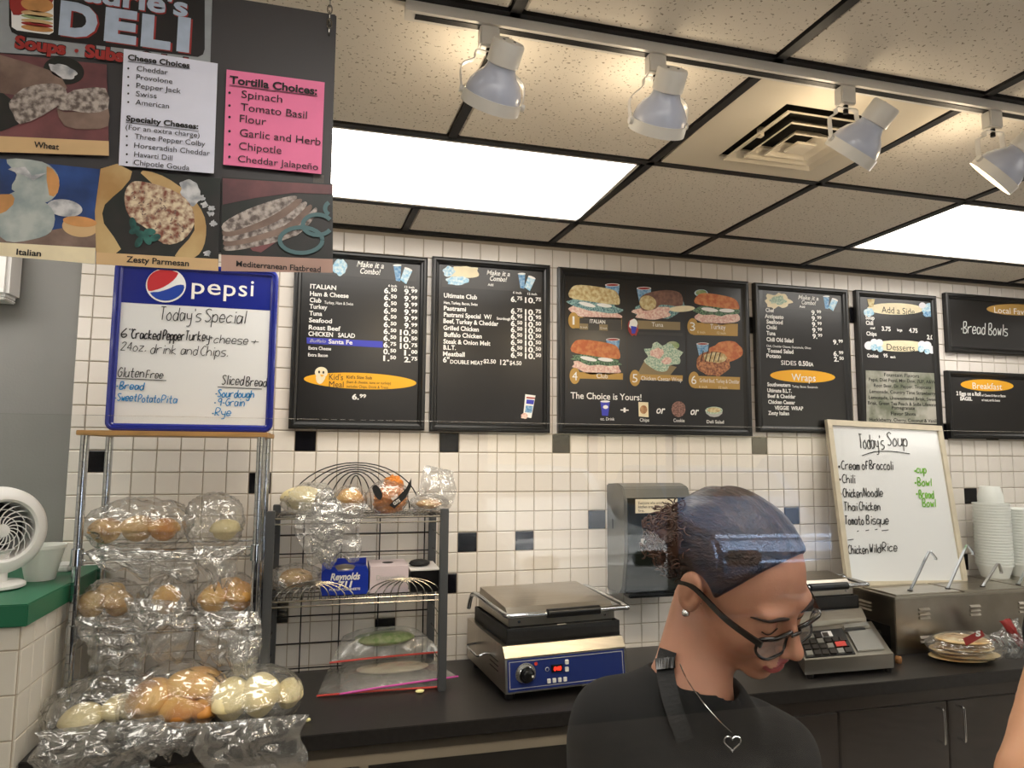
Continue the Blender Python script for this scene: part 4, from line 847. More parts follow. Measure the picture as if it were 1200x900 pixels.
autosmooth(MB().lathe([(.001, 0), (.040, 0), (.042, .006), (.062, .098), (.066, .098), (.066, .108), (.062, .108), (.040, .012), (.001, .012)], (cp[0], cp[1], 1.3375), (0, 0, 1), 40).build('foam_bowl', 'foam', None, label='white foam soup bowl standing on the green ledge top', cat='bowl', origin=(cp[0], cp[1], 1.3375)))
q = aty_ = P(74, 669, -.12); MB().box((q[0] - .028, -.16, 1.3375), (q[0] + .03, -.06, 1.36), bev=.006).build('plastic_lid_box', 'white_plastic', None, label='small grey white plastic case on the ledge behind the bowl', cat='box', origin=(q[0], -.1, 1.3375))
q = P(20, 356, -.02); tw = thing('wall_unit', 'white plastic wall unit cut by the left edge, above the fan', 'wall unit', (q[0] - .2, -.03, q[2]))
MB().box((q[0] - .4, -.10, q[2] + .012), (q[0], .007, q[2] + .20), bev=.012).build('housing', 'white_plastic', tw); MB().box((q[0] - .38, -.085, q[2]), (q[0] - .012, .0, q[2] + .0115), bev=.004).build('outlet', 'white_plastic', tw)
# ================================================================ CHROME RACK (left)
RX0, RX1, RF, RB = -.612, -.090, -.375, -.125
rk = thing('wire_rack', 'chrome post wire rack with a wooden top board, holding bread bags', 'rack', ((RX0 + RX1) / 2, -.25, CT))
for x in (RX0, RX1):
    for y in (RF, RB):
        autosmooth(MB().tube([(x, y, CT), (x, y, 1.792)], .0125, 16).build('post', 'chrome', rk))
        rg = MB()
        for z in np.arange(CT + .03, 1.78, .0254): rg.lathe([(.0127, 0), (.0127, .0018)], (x, y, z), (0, 0, 1), 12, cap=False)
        rg.build('post_grooves', 'rack_grey', rk, kind='stuff')
SH = (1.424, 1.194, .975)
for z in SH:
    s = MB()
    for y in (RF + .012, RB - .012): s.tube([(RX0, y, z), (RX1, y, z)], .0032, 6); s.tube([(RX0, y, z - .022), (RX1, y, z - .022)], .0032, 6)
    for x in (RX0 + .012, RX1 - .012): s.tube([(x, RF, z), (x, RB, z)], .0032, 6)
    for x in np.arange(RX0 + .03, RX1 - .01, .024): s.tube([(x, RF + .012, z + .003), (x, RB - .012, z + .003)], .0015, 5)
    for x in np.arange(RX0 + .02, RX1 - .03, .05): s.tube([(x, RF + .012, z), (x + .025, RF + .012, z - .022), (x + .05, RF + .012, z)], .0016, 5)
    s.build('wire_shelf', 'chrome', rk)
    for x in (RX0, RX1):
        for y in (RF, RB): autosmooth(MB().lathe([(.0128, -.03), (.019, -.028), (.0175, .022), (.0128, .024)], (x, y, z - .006), (0, 0, 1), 20, cap=False).build('collar', 'chrome', rk))
MB().box((RX0 - .022, RF - .016, 1.792), (RX1 + .022, RB + .02, 1.8075), bev=.0015).build('top_board', 'wood', rk)
# framed whiteboard standing on it
WY = -.335
def rrect(x0, z0, x1, z1, r, n=8):
    o = []
    for cx, cz, a0 in ((x1 - r, z0 + r, -PI / 2), (x1 - r, z1 - r, 0), (x0 + r, z1 - r, PI / 2), (x0 + r, z0 + r, PI)):
        for k in range(n + 1): a = a0 + PI / 2 * k / n; o.append((cx + r * math.cos(a), cz + r * math.sin(a)))
    return o
def rframe(mb, box, prof, r):   # prof: (inset, y)
    loops = [[(a, y, c) for a, c in rrect(box[0] + e, box[1] + e, box[2] - e, box[3] - e, max(r - e, .004))] for e, y in prof]
    n = len(loops[0]); mb.add([q for l in loops for q in l], [(i * n + j, i * n + (j + 1) % n, (i + 1) * n + (j + 1) % n, (i + 1) * n + j) for i in range(len(loops) - 1) for j in range(n)])
    return mb
a = P(124, 501, WY); b = P(327, 318, WY); bx = (a[0] - .002, 1.8085, b[0], b[2])
wb = thing('specials_whiteboard', 'blue framed whiteboard with a round logo standing on the chrome rack', 'whiteboard', ((a[0] + b[0]) / 2, WY, 1.8085))
autosmooth(rframe(MB(), bx, [(.002, .014), (0, .010), (0, -.008), (.004, -.012), (.010, -.0125), (.012, -.009), (.018, -.009), (.024, -.003), (.024, .014), (.002, .014)], .028).build('frame', 'navy', wb), 30)
MB().box((bx[0] + .02, WY * 0 - .001, bx[1] + .02), (bx[2] - .02, .006, bx[3] - .02)).build('board', 'whiteboard', wb)
for o in list(wb.children):   # frame and board were laid out about y = 0
    for v in o.data.vertices: v.co.y += WY
p = Print(VP(WY - .001)); iz = P(200, 357.5, WY)[2]
p.mb('navy').add([(bx[0] + .024, WY - .0016, iz), (bx[2] - .024, WY - .0016, iz), (bx[2] - .024, WY - .0016, bx[3] - .024), (bx[0] + .024, WY - .0016, bx[3] - .024)], [(0, 1, 2, 3)])
p.start('round_logo'); p.ell(194.5, 334.5, 23.5, 20, 'logo_white', .0016, 40)
p.poly([(174.5, 341), (172.8, 334), (174, 326), (179, 320), (187, 316.6), (196, 316), (206, 318.8), (209, 321), (203, 329), (192, 336.5), (182, 340)], 'logo_red', .0022, 2)
p.poly([(176, 343), (186, 342.2), (198, 338.4), (207, 334.5), (215.6, 334.2), (215, 341), (210, 347), (202, 351.4), (193, 352.6), (183, 350)], 'logo_blue', .0022, 2); p.stop()
for ch, x0, x1, y, h in (('p', 224.5, 239.5, 344, 19), ('e', 243, 258.5, 345, 19), ('p', 262, 276, 346.5, 19), ('s', 279.5, 289.5, 347, 19), ('i', 293.5, 297, 347, 19)): p.text(ch, x0, y, x1, h, 'letter_white', .002, bold=.005)
H = p.hand
H("Today's", 187, 374.5, 235, 15, 'marker_black', 1.1); H('Special', 240, 377, 287, 15, 'marker_black', 1.1)
H('6"', 142, 395.5, 153, 11, 'marker_black', 1.4); H('Cracked', 154, 396.5, 187.5, 10.5, 'marker_black', 1.5); H('Pepper', 191, 398, 215.5, 11, 'marker_black', 1.5); H('Turkey', 217, 398.5, 245, 11, 'marker_black', 1.3); H('+', 245, 399, 249, 8, 'marker_black'); H('cheese', 250.5, 402, 290, 10, 'marker_black', .9); H('+', 293, 404, 302, 9, 'marker_black', .9)
H('24oz.', 141.5, 410.5, 171, 10, 'marker_black', .9); H('drink and', 176, 414, 231, 11, 'marker_black', .9); H('Chips.', 235, 416.5, 267, 11, 'marker_black', .9)
H('Gluten', 138, 441.5, 168, 11, 'marker_black', 1.1); H('Free', 171, 443, 190.5, 9, 'marker_black', 1.1); p.line([(136.5, 443.5), (195, 446)], 1, 'marker_black')
H('Bread', 140, 456, 168, 8.5, 'marker_blue', 1.4); H('*', 135.5, 455, 137.5, 7, 'marker_blue', 1.2); H('Sweet', 137.5, 469.5, 160, 8.5, 'marker_blue', 1.3); H('Potato', 162, 471, 187, 8.5, 'marker_blue', 1.1); H('Pita', 189, 472, 207, 8.5, 'marker_blue', 1.1); H('*', 133.5, 469, 135.5, 7, 'marker_blue', 1.2)
H('Sliced', 260, 450.5, 285, 11, 'marker_black', 1.1); H('Bread', 288, 452, 312, 10, 'marker_black', 1.1); p.line([(255, 453.5), (307, 456)], 1, 'marker_black')
H('Sourdough', 255, 465, 297, 8.5, 'marker_blue', 1.3); H('9-Grain', 255, 475.5, 286, 9, 'marker_blue', 1.1); H('Rye', 252, 487, 270, 9, 'marker_blue', 1.1)
for x, y in ((251.5, 461), (250, 471.5), (247.5, 484)): H('*', x, y + 3, x + 2, 7, 'marker_blue', 1.2)
p.done(wb, {'navy': 'header_band'})
# ================================================================ GREY RACK (middle)
GX0, GX1, GF, GB = -.052, .538, -.34, -.045
gk = thing('wire_rack', 'grey square post wire rack with arched wires, between bread and grill', 'rack', ((GX0 + GX1) / 2, -.19, CT))
for x in (GX0, GX1):
    for y in (GF, GB): MB().box((x - .014, y - .014, CT), (x + .014, y + .014, 1.545), bev=.002).build('post', 'rack_grey', gk)
G1, G2 = 1.518, 1.245
for z in (G1, G2):
    s = MB()
    for y in (GF, GB): s.tube([(GX0, y, z), (GX1, y, z)], .0035, 6); s.tube([(GX0, y, z - .018), (GX1, y, z - .018)], .003, 6)
    for x in (GX0, GX1): s.tube([(x, GF, z), (x, GB, z)], .0035, 6)
    for x in np.arange(GX0 + .02, GX1, .0185): s.tube([(x, GF, z + .003), (x, GB, z + .003)], .0014, 5)
    for y in np.arange(GF + .06, GB, .075): s.tube([(GX0, y, z), (GX1, y, z)], .002, 5)
    s.build('wire_shelf', 'wire_steel', gk)
s = MB()
for z in (1.43, 1.36, 1.13, 1.03, .94): s.tube([(GX0, GB, z), (GX1, GB, z)], .0028, 6)
for x in (GX0 + .10, GX0 + .24, GX0 + .385, GX1 - .03): s.tube([(x, GB + .004, CT + .005), (x, GB + .004, G1)], .0028, 6)
s.build('back_wires', 'wire_black', gk)
for x in (GX0, GX1):
    s = MB()
    for y in (GF + .05, GF + .10): s.tube([(x, y, CT + .005), (x, y, G1)], .0022, 6)
    for z in (1.44, 1.37, 1.30, 1.16, 1.08, 1.0): s.tube([(x, GF, z), (x, GB, z)], .0022, 6)
    s.build('side_wires', 'wire_steel', gk)
def arches(y, xc, hw, hh, z0, n, m, step):
    s = MB()
    for k in range(n):
        f = 1 - k / n; s.tube([(xc - hw * f ** 1.1 * math.cos(a), y, z0 + (hh * (1 - .045 * k)) * math.sin(a)) for a in [PI * q / 20 for q in range(21)]], step, 6)
    return s.build('arched_wires', m, gk)
arches(GB, .235, .25, .185, G1, 7, 'wire_black', .0026)
arches(GF, .10, .13, .062, G2, 5, 'wire_steel', .0022); arches(GF, .40, .13, .062, G2, 5, 'wire_steel', .0022)
# ---------------------------------------------------------------- soft things: bread and bags
def bun(name, label, cat, c, r, m, seed, group=None, squash=.8, parent=None):
    wv = wob(seed); c = np.array(c); fnn = lambda d: (1 + .10 * wv(d)) * (1 if d[2] > 0 else squash)
    return MB().ball(c, r, 28, 18, fn=fnn).build(name, m, parent, smooth=True, label=label, cat=cat, group=group, origin=None if parent is not None else c)
def film_ball(c, r, seed, amp=.22, nu=84, nv=60, neck=0, lean=(0, 0), flat=None, R=None):
    cr = crumple(seed, f=6.5); wv = wob(seed + 50, f=2.2); mb = MB()
    def fnn(d): return 1 + .16 * wv(d) + amp * .5 * cr(d)
    mb.ball(c, r, nu, nv, fn=fnn, R=R)
    if flat is not None:
        for i, q in enumerate(mb.v):
            if q[2] < flat: mb.v[i] = (q[0], q[1], flat + (q[2] - flat) * .02)
    return mb
def sheet(pts4, seed, nx=26, ny=26, amp=.02, bow=.03, pocket=.02):
    # hanging tail of a bag: two crumpled layers joined round the rim
    cr = crumple(seed, f=9); cr2 = crumple(seed + 9, f=9); mb = MB(); P4 = [np.array(q, float) for q in pts4]; V = []
    for side in (0, 1):
        for i in range(nx + 1):
            for j in range(ny + 1):
                a, b = i / nx, j / ny; q = (P4[0] * (1 - a) + P4[1] * a) * (1 - b) + (P4[3] * (1 - a) + P4[2] * a) * b
                e = math.sin(PI * a) ** .5 * (math.sin(PI * b) ** .5 if 0 < b < 1 else 0); d = np.array([a * 1.3, b * 1.3, .3 + .05 * side]); c1 = cr(d); c2 = cr2(d * .8)
                q = q + (P4[1] - P4[0]) * (.05 * math.sin(7 * b + seed) + .16 * (.5 - a) * b ** 2) + np.array([0, 0, .012 * math.sin(17 * a + seed * 2)]) * b
                edge = np.array([0, 0, .018 * math.sin(9 * a + seed)]) * (b > .999)
                V.append(q + np.array([.012 * c2 * e, c1 * amp - bow * e * 1.0 - (pocket * e if side else -pocket * e), .012 * c1 * e]) + edge)
    n = (nx + 1) * (ny + 1); F = []
    for s_ in (0, 1):
        for i in range(nx):
            for j in range(ny):
                k = s_ * n + i * (ny + 1) + j; f = (k, k + 1, k + ny + 2, k + ny + 1); F.append(f if s_ else f[::-1])
    mb.add(V, F); return mb
def bread_bag(label, c, r, seed, rolls, tail=None, film_m='bag_film', cat='bread bag', group='plastic bags of rolls', name='bread_bag', flat=None, amp=.24):
    t = thing(name, label, cat, (c[0], c[1], c[2] - r[2] * .9), group)
    film_ball(np.array(c), r, seed, amp, flat=flat).build('plastic_film', film_m, t, smooth=True)
    for i, (d, rr, m) in enumerate(rolls):
        bun('bread_roll', None, None, np.array(c) + np.array(d), rr, m, seed * 7 + i, parent=t)
    for k, tq in enumerate(tail or []): sheet(tq, seed + 3 + k).build('bag_tail', film_m, t, smooth=True)
    return t
def px4(l, Y): return [P(x, y, Y) for x, y in l]
s1, s2 = SH[0] + .006, SH[1] + .006
c = P(160, 634, -.28)
bread_bag('clear plastic bag of dark rolls lying at the left of the top wire shelf', (c[0], -.27, s1 + .072), (.172, .13, .092), 11, [((-.09, -.02, -.020), (.054, .06, .044), 'bun_dark'), ((0, .0, -.018), (.056, .06, .046), 'bun_dark'), ((.08, -.01, -.020), (.050, .055, .042), 'bun')], [px4([(112, 640), (240, 645), (236, 682), (102, 664)], -.41)], flat=s1)
c = P(252, 622, -.28)
bread_bag('puffed clear plastic bag at the right end of the top wire shelf', (c[0], -.28, s1 + .080), (.100, .10, .104), 12, [((0.03, .01, -.035), (.050, .05, .040), 'bun_pale')], [px4([(224, 640), (290, 640), (272, 686), (240, 684)], -.40)], flat=s1)
c = P(165, 728, -.3)
bread_bag('wide plastic bag of rolls on the lower wire shelf, left half', (P(128, 716, -.3)[0], -.29, s2 + .055), (.095, .13, .080), 13, [((-.045, -.03, .0), (.042, .055, .046), 'bun_dark'), ((.03, -.03, .0), (.045, .055, .044), 'bun_dark'), ((-.01, .03, .025), (.045, .05, .036), 'bun_dark')], [px4([(92, 722), (176, 726), (170, 778), (100, 788)], -.42)], flat=s2)
bread_bag('plastic bag of dark golden rolls in the middle of the lower wire shelf', (P(196, 712, -.3)[0], -.29, s2 + .055), (.085, .13, .085), 14, [((.0, -.04, .008), (.042, .05, .050), 'bun'), ((-.01, .05, .0), (.04, .05, .036), 'bun_dark')], [px4([(150, 700), (222, 705), (228, 770), (156, 775)], -.43)], flat=s2)
bread_bag('plastic bag of golden rolls at the right end of the lower wire shelf', (P(265, 712, -.3)[0], -.29, s2 + .055), (.105, .13, .082), 15, [((-.04, -.03, .0), (.046, .055, .050), 'bun'), ((.045, -.03, .004), (.046, .055, .052), 'bun'), ((.0, .03, .028), (.05, .05, .036), 'bun')], [px4([(224, 716), (305, 716), (302, 788), (232, 770)], -.43), px4([(262, 745), (306, 745), (304, 792), (268, 786)], -.45)], flat=s2)
f0 = CT + .003
c = PZ(118, 862, CT)
bread_bag('crumpled clear bag of pale bread at the left front of the worktop', (P(118, 828, -.5)[0], -.49, f0 + .075), (.160, .135, .105), 16, [((-.05, .0, -.03), (.06, .07, .045), 'bun_pale'), ((.05, .03, -.02), (.06, .07, .050), 'bun_pale')], [px4([(40, 858), (190, 838), (188, 905), (34, 912)], -.655)], flat=f0, amp=.24)
bread_bag('clear bag of large golden rolls at the centre front of the worktop', (P(205, 822, -.5)[0], -.47, f0 + .075), (.155, .15, .112), 17, [((-.07, .0, .0), (.070, .10, .066), 'bun'), ((.02, -.05, -.018), (.058, .085, .050), 'bun'), ((.05, .02, .026), (.090, .10, .058), 'bun'), ((.085, -.04, -.02), (.045, .08, .045), 'bun')], [px4([(150, 846), (245, 846), (225, 880), (165, 885)], -.64)], flat=f0, amp=.12)
bread_bag('clear bag of pale sub rolls hanging over the worktop edge, beside the grey rack', (P(295, 826, -.5)[0], -.48, f0 + .070), (.150, .15, .095), 18, [((-.06, -.02, .0), (.060, .11, .062), 'bun_pale'), ((.025, -.02, .005), (.062, .11, .064), 'bun_pale'), ((.105, .03, -.012), (.045, .085, .045), 'bun_pale')], [px4([(232, 848), (358, 836), (362, 905), (228, 915)], -.66)], flat=f0, amp=.10)
g1, g2 = G1 + .006, G2 + .006
gx = lambda x, Y=-.2: P(x, 600, Y)[0]
bread_bag('plastic bag of pale bread at the left of the grey rack top shelf', (gx(362), -.2, g1 + .045), (.100, .12, .064), 21, [((-.02, 0, .004), (.078, .08, .048), 'bun_pale')], None, 'bag_film_pale', group='bags on the grey rack top shelf', flat=g1)
q = thing('foil_bag', 'crinkled silvery plastic bag hanging over the front of the grey rack', 'plastic bag', P(385, 650, -.38), None)
sheet(px4([(346, 588), (428, 590), (424, 655), (350, 662)], -.375), 33, 34, 34, amp=.022, bow=.02, pocket=.018).build('plastic_film', 'bag_film', q, smooth=True)
film_ball(P(383, 618, -.365), (.058, .022, .125), 35, .34).build('crinkled_core', 'bag_foil', q, smooth=True)
bread_bag('bagged round golden bun in the middle of the grey rack top shelf', (gx(410, -.24), -.24, g1 + .048), (.062, .07, .056), 22, [((0, 0, -.002), (.05, .055, .044), 'bun')], None, group='bags on the grey rack top shelf', flat=g1)
q = thing('snack_bag', 'orange and black printed snack bag on the grey rack top shelf', 'snack bag', (gx(457, -.24), -.24, g1))
film_ball(np.array([gx(455, -.24), -.24, g1 + .046]), (.060, .045, .050), 23, .5, flat=g1).build('wrapper', 'orange_wrap', q, smooth=True)
film_ball(np.array([gx(461, -.24), -.235, g1 + .090]), (.040, .022, .050), 24, .6).build('crumpled_top', 'orange_wrap', q, smooth=True)
film_ball(np.array([gx(455, -.24), -.24, g1 + .054]), (.078, .062, .068), 25, .22, flat=g1).build('clear_film', 'bag_film', q, smooth=True)
pb = Plane(P(457, 580, -.312), (1, 0, .62), (-.62, 0, 1)); p = Print(pb); p.poly([(456, 592), (476, 572), (482, 560), (482, 570), (476, 583), (462, 596)], 'ink', .001, 1); p.text('BABY', 460, 586.5, 470, 4.2, 'letter_white', bold=.03); p.text('CUTS', 462, 592, 472, 4.2, 'letter_white', bold=.03); p.poly([(436, 572), (441, 568), (448, 578), (446, 586), (440, 582)], 'ink', .001, 2); p.done(q, {'ink': 'black_band'})
bread_bag('crumpled clear bag of dark bread at the right end of the grey rack top shelf', (gx(502), -.2, g1 + .032), (.075, .11, .034), 26, [((0, 0, -.006), (.05, .07, .02), 'bun_dark')], [[P(500, 545, -.16), P(532, 552, -.16), P(535, 590, -.2), P(478, 598, -.2)]], group='bags on the grey rack top shelf', flat=g1)
bread_bag('clear bag of sliced bread at the left of the grey rack lower shelf', (gx(350), -.2, g2 + .046), (.098, .11, .052), 27, [((0, 0, -.004), (.06, .07, .036), 'bun_dark')], None, group=None, flat=g2)
bz = lambda x: P(x, 680, -.3)[0]
q = thing('film_box', 'blue foil sheet dispenser box on the grey rack lower shelf', 'box', ((bz(376) + bz(432)) / 2, -.22, g2))
x0, x1 = bz(376.5), bz(431.5); mb = MB(); mb.box((x0, -.30, g2), (x1, -.13, g2 + .078)); mb.add([(x0, -.3, g2 + .078), (x0 + .018, -.3, g2 + .096), (x0 + .045, -.3, g2 + .096), (x0 + .055, -.3, g2 + .080), (x1 - .055, -.3, g2 + .080), (x1 - .045, -.3, g2 + .096), (x1 - .008, -.3, g2 + .096), (x1, -.3, g2 + .078)], [(0, 1, 2, 3), (4, 5, 6, 7), (0, 3, 4, 7)]); mb.box((x0, -.135, g2 + .077), (x1, -.13, g2 + .10)); mb.build('carton', 'box_blue', q)
MB().ball(((x0 + x1) / 2, -.22, g2 + .075), (.045, .05, .016), 14, 8).build('foil_sheets', 'steel_dull', q, smooth=True)
p = Print(VP(-.301)); p.text('Reynolds', 387, 680, 422, 8, 'letter_white', bold=.03, shear=.25); p.text('711', 396, 688.5, 413, 7, 'letter_white', bold=.05, shear=.2); p.text('POP-UP FOIL SHEETS', 386, 692.5, 422, 2.6, 'letter_white', bold=.02); p.done(q)
q = thing('glove_box', 'white and pink glove box beside the blue box on the grey rack', 'box', ((bz(433) + bz(479)) / 2, -.22, g2))
x0, x1 = bz(433.5), bz(478.5); MB().box((x0, -.30, g2), (x1, -.14, g2 + .092), bev=.001).build('carton', 'box_pink', q); MB().lathe([(.001, 0), (.020, 0), (.020, .0008)], ((x0 + x1) / 2, -.22, g2 + .0925), (0, 0, 1), 20).build('opening', 'black', q)
p = Print(VP(-.3012)); p.text('Disposable', 441, 680, 474, 6, 'letter_grey', bold=.01); p.text('Gloves', 448, 686, 470, 5, 'letter_grey', bold=.01); p.done(q)
q = thing('glove_box', 'black glove box with a white top and black glove, right end of the shelf', 'box', ((bz(480) + bz(516)) / 2, -.22, g2))
x0, x1 = bz(481), bz(515); MB().box((x0, -.30, g2), (x1, -.12, g2 + .072), bev=.001).build('carton', 'plastic_black', q); MB().box((x0 - .001, -.301, g2 + .0722), (x1 + .001, -.119, g2 + .077)).build('lid', 'box_white', q)
film_ball(np.array([(x0 + x1) / 2 - .01, -.22, g2 + .088]), (.04, .035, .014), 41, .4, 28, 18).build('glove', 'glove', q, smooth=True)
# zip bags on the worktop under the grey rack
def zipbag(label, quad, z, h, seed, zipm, content=None, zb=0):
    V = [PZ(x, y, z) for x, y in quad[:2]] + [PZ(x, y, z + zb) for x, y in quad[2:]]; cen = sum(V) / 4; t = thing('zip_bag', label, 'zip bag', (cen[0], cen[1], z), 'zip bags on the worktop')
    cr = crumple(seed, f=6); n = 24; mb = MB(); vs = []
    for s_ in (0, 1):
        for i in range(n + 1):
            for j in range(n + 1):
                a, b = i / n, j / n; q = (V[0] * (1 - a) + V[1] * a) * (1 - b) + (V[3] * (1 - a) + V[2] * a) * b; e = (math.sin(PI * a) * math.sin(PI * b)) ** .45 if 0 < i < n and 0 < j < n else 0
                vs.append(q + np.array([0, 0, (h * e * (1 + .25 * cr(np.array([a, b, .2]))) if s_ else 0) + .001]))
    N = (n + 1) ** 2; F = []
    for s_ in (0, 1):
        for i in range(n):
            for j in range(n): k = s_ * N + i * (n + 1) + j; f = (k, k + n + 1, k + n + 2, k + 1); F.append(f if s_ else f[::-1])
    mb.add(vs, F).build('film_pouch', 'zip_film', t, smooth=True)
    a, b = V[0], V[1]; up = np.array([0, 0, .004]); MB().tube([a + up, a * .66 + b * .34 + up * 1.6, a * .33 + b * .67 + up * 1.4, b + up], .0035, 8).build('zip_strip', zipm, t)
    if content: MB().ball(cen + np.array([0, 0, h * .45]), (content[0], content[1], h * .38), 24, 12, fn=lambda d: 1 + .12 * wob(seed)(d)).build('contents', content[2], t, smooth=True)
    return t
zipbag('lowest zip bag with a red zip strip, on the worktop', [(371, 817), (520, 806), (490, 770), (388, 776)], CT + .001, .020, 51, 'zip_red', (.14, .07, 'greens'))
zipbag('zip bag with a pink zip strip, in front of the stack', [(398, 815), (537, 794), (500, 768), (400, 775)], CT + .024, .030, 52, 'zip_pink', (.13, .06, 'paper_cream'))
zipbag('topmost green filled zip bag with a long orange red zip', [(386, 778), (520, 765), (487, 738), (402, 746)], CT + .060, .060, 53, 'zip_red', (.11, .06, 'greens'), zb=.075)
for (x, y, l, sz) in ((492, 812, 'yellow paper scrap in front of the zip bags', .016), (361, 846, 'small yellow paper scrap beside the pale rolls', .008)):
    c = PZ(x, y, CT); film_ball(c + np.array([0, 0, .006]), (sz, sz * .8, .006), int(x), .4, 14, 8).build('paper_scrap', 'note_yellow', None, label=l, cat='paper scrap', origin=(c[0], c[1], CT))
# ================================================================ PANINI GRILLS
def grill(O, yaw, W, D, label, crumbs, second=False):
    ex = np.array([math.cos(yaw), math.sin(yaw), 0]); ey = np.array([-math.sin(yaw), math.cos(yaw), 0]); t = thing('panini_grill', label, 'panini grill', O)
    X = lambda mb: xform(mb, np.array(O), ex, ey)
    b = .03; hb = .145
    prof = [(0, b), (.012, b + .112), (.035, b + hb), (D, b + hb), (D, b), (0, b)]
    mb = MB(); mb.add([(u_, v_, w_) for u_ in (0, W) for v_, w_ in prof[:5]], [(0, 1, 2, 3, 4), (9, 8, 7, 6, 5)] + [(i, i + 5, (i + 1) % 5 + 5, (i + 1) % 5) for i in range(5)]); X(mb).build('body', 'steel', t)
    for u_ in (.03, W - .03):
        for v_ in (.05, D - .05): X(MB().lathe([(.016, 0), (.02, .03)], (u_, v_, 0), (0, 0, 1), 16)).build('foot', 'plastic_black', t)
    sl = lambda v_: (v_ - b) * .012 / .112
    def face(u0, w0, u1, w1, off): return [(u0, sl(w0) - off, w0), (u1, sl(w0) - off, w0), (u1, sl(w1) - off, w1), (u0, sl(w1) - off, w1)]
    if not second:
        X(MB().add(face(.008, b + .006, W - .008, b + .106, .0012) + face(.008, b + .006, W - .008, b + .106, -.001), [(0, 1, 2, 3), (0, 4, 5, 1), (3, 2, 6, 7), (0, 3, 7, 4)])).build('control_panel', 'panel_blue', t)
        bd = MB()
        for u0, w0, u1, w1 in ((.014, b + .014, W - .014, b + .016), (.014, b + .098, W - .014, b + .100), (.014, b + .014, .016, b + .1), (W - .016, b + .014, W - .014, b + .1)): bd.add(face(u0, w0, u1, w1, .0018), [(0, 1, 2, 3)])
        X(bd).build('panel_outline', 'letter_grey', t)
        kc = (.072, sl(b + .058) - .001, b + .058)
        ring = X(MB().lathe([(.036, 0), (.036, -.002), (.030, -.003)], kc, (0, 1, 0), 36)).build('dial_plate', 'knob_silver', t)
        tk = MB()
        for k in range(24):
            a = 2 * PI * k / 24; q = np.array([math.cos(a), 0, math.sin(a)]); tk.box(np.array(kc) + q * .033 - .0009 + np.array([0, -.003, 0]), np.array(kc) + q * .033 + .0009 + np.array([0, -.003, 0]))
        X(tk).build('dial_marks', 'plastic_black', t, kind='stuff')
        kn = autosmooth(X(MB().lathe([(.026, -.003), (.027, -.012), (.019, -.014), (.0185, -.030), (.016, -.032), (.001, -.032)], kc, (0, 1, 0), 36)).build('knob', 'plastic_black', t)); X(MB().lathe([(.0265, -.004), (.0275, -.0125), (.0265, -.0135)], kc, (0, 1, 0), 36, cap=False)).build('knob_ring', 'chrome', kn)
        X(MB().box(np.array(kc) + np.array([.010, -.034, -.003]), np.array(kc) + np.array([.016, -.031, .003]))).build('pointer', 'letter_white', kn)
        X(MB().box((.166, -.002, b + .056), (.205, .006, b + .078))).build('display', 'black', t)
        gv, gf, gw = glyphs('040', .03, .1); X(MB().add([(.172 + a / gw * .028, -.0026, b + .0605 + q / .7 * .013) for a, q in gv], gf)).build('lettering', 'led_red', t)
        X(MB().lathe([(.007, 0), (.007, -.001)], (.150, .004, b + .066), (0, 1, 0), 16)).build('timer_symbol', 'letter_white', t); X(MB().lathe([(.0055, 0), (.0055, -.001)], (.150, .003, b + .066), (0, 1, 0), 16)).build('timer_symbol_centre', 'panel_blue', t)
        X(MB().lathe([(.006, 0), (.006, -.001)], (.110, .007, b + .087), (0, 1, 0), 12)).build('red_mark', 'zip_red', t)
        for k, (u_, w_) in enumerate([(.155, .028), (.175, .028), (.195, .028), (.215, .028), (.222, .060), (.222, .084)]): X(MB().box((u_ - .006, -.003, b + w_ - .007), (u_ + .006, .006, b + w_ + .007), bev=.001)).build('push_button', 'letter_white', t)
        s_ = MB()
        for w_ in (.05, .066, .082): s_.box((-.0015, .08, b + w_), (0, .17, b + w_ + .004))
        X(s_).build('side_vents', 'steel_dark', t)
        X(MB().tube(catmull([(0, .20, b + .08), (-.03, .20, b + .075), (-.035, .21, b + .07), (-.035, .33, b + .07), (-.03, .34, b + .075), (0, .34, b + .08)], 3), .004, 8)).build('side_handle', 'chrome', t)
    else:
        X(MB().box((.02, -.004, b + .02), (W - .02, .004, b + .09), bev=.002)).build('control_panel', 'steel_dark', t)
    z = b + hb; tr_ = MB(); a0, a1, v0, v1 = .018, W - .004, .045, D - .04
    for p0, p1 in (((a0, v0), (a1, v0 + .008)), ((a0, v0), (a0 + .006, v1)), ((a1 - .006, v0), (a1, v1)), ((a0, v1 - .006), (a1, v1))): tr_.box((p0[0], p0[1], z), (p1[0], p1[1], z + .052), bev=.001)
    tr_.box((a0, v0, z), (a1, v1, z + .012)); X(tr_).build('drip_tray', 'cast_iron', t)
    pl_ = MB(); pl_.box((a0 + .012, v0 + .02, z + .012), (a1 - .012, v1 - .01, z + .040))
    for u_ in np.arange(a0 + .018, a1 - .018, .0095): pl_.box((u_, v0 + .02, z + .040), (u_ + .005, v1 - .01, z + .045))
    X(pl_).build('ribbed_plate', 'cast_iron', t)
    if crumbs:  # bread crumbs along the front of the lower plate
        cmb = MB(); rr = random.Random(5)
        for k in range(26): u_, v_ = rr.uniform(a0 + .05, a1 - .05), rr.uniform(v0 + .01, v0 + .03); cmb.ball((u_, v_, z + .046), (.003 + .004 * rr.random(), .003, .0025), 6, 4)
        for k in range(5): cmb.ball((a0 + .20 + k * .006, v0 + .018, z + .048), (.007, .005, .003), 6, 4)
        X(cmb).build('bread_crumbs', 'paper_cream', t, kind='stuff')
    lift = .02; zt = z + .056
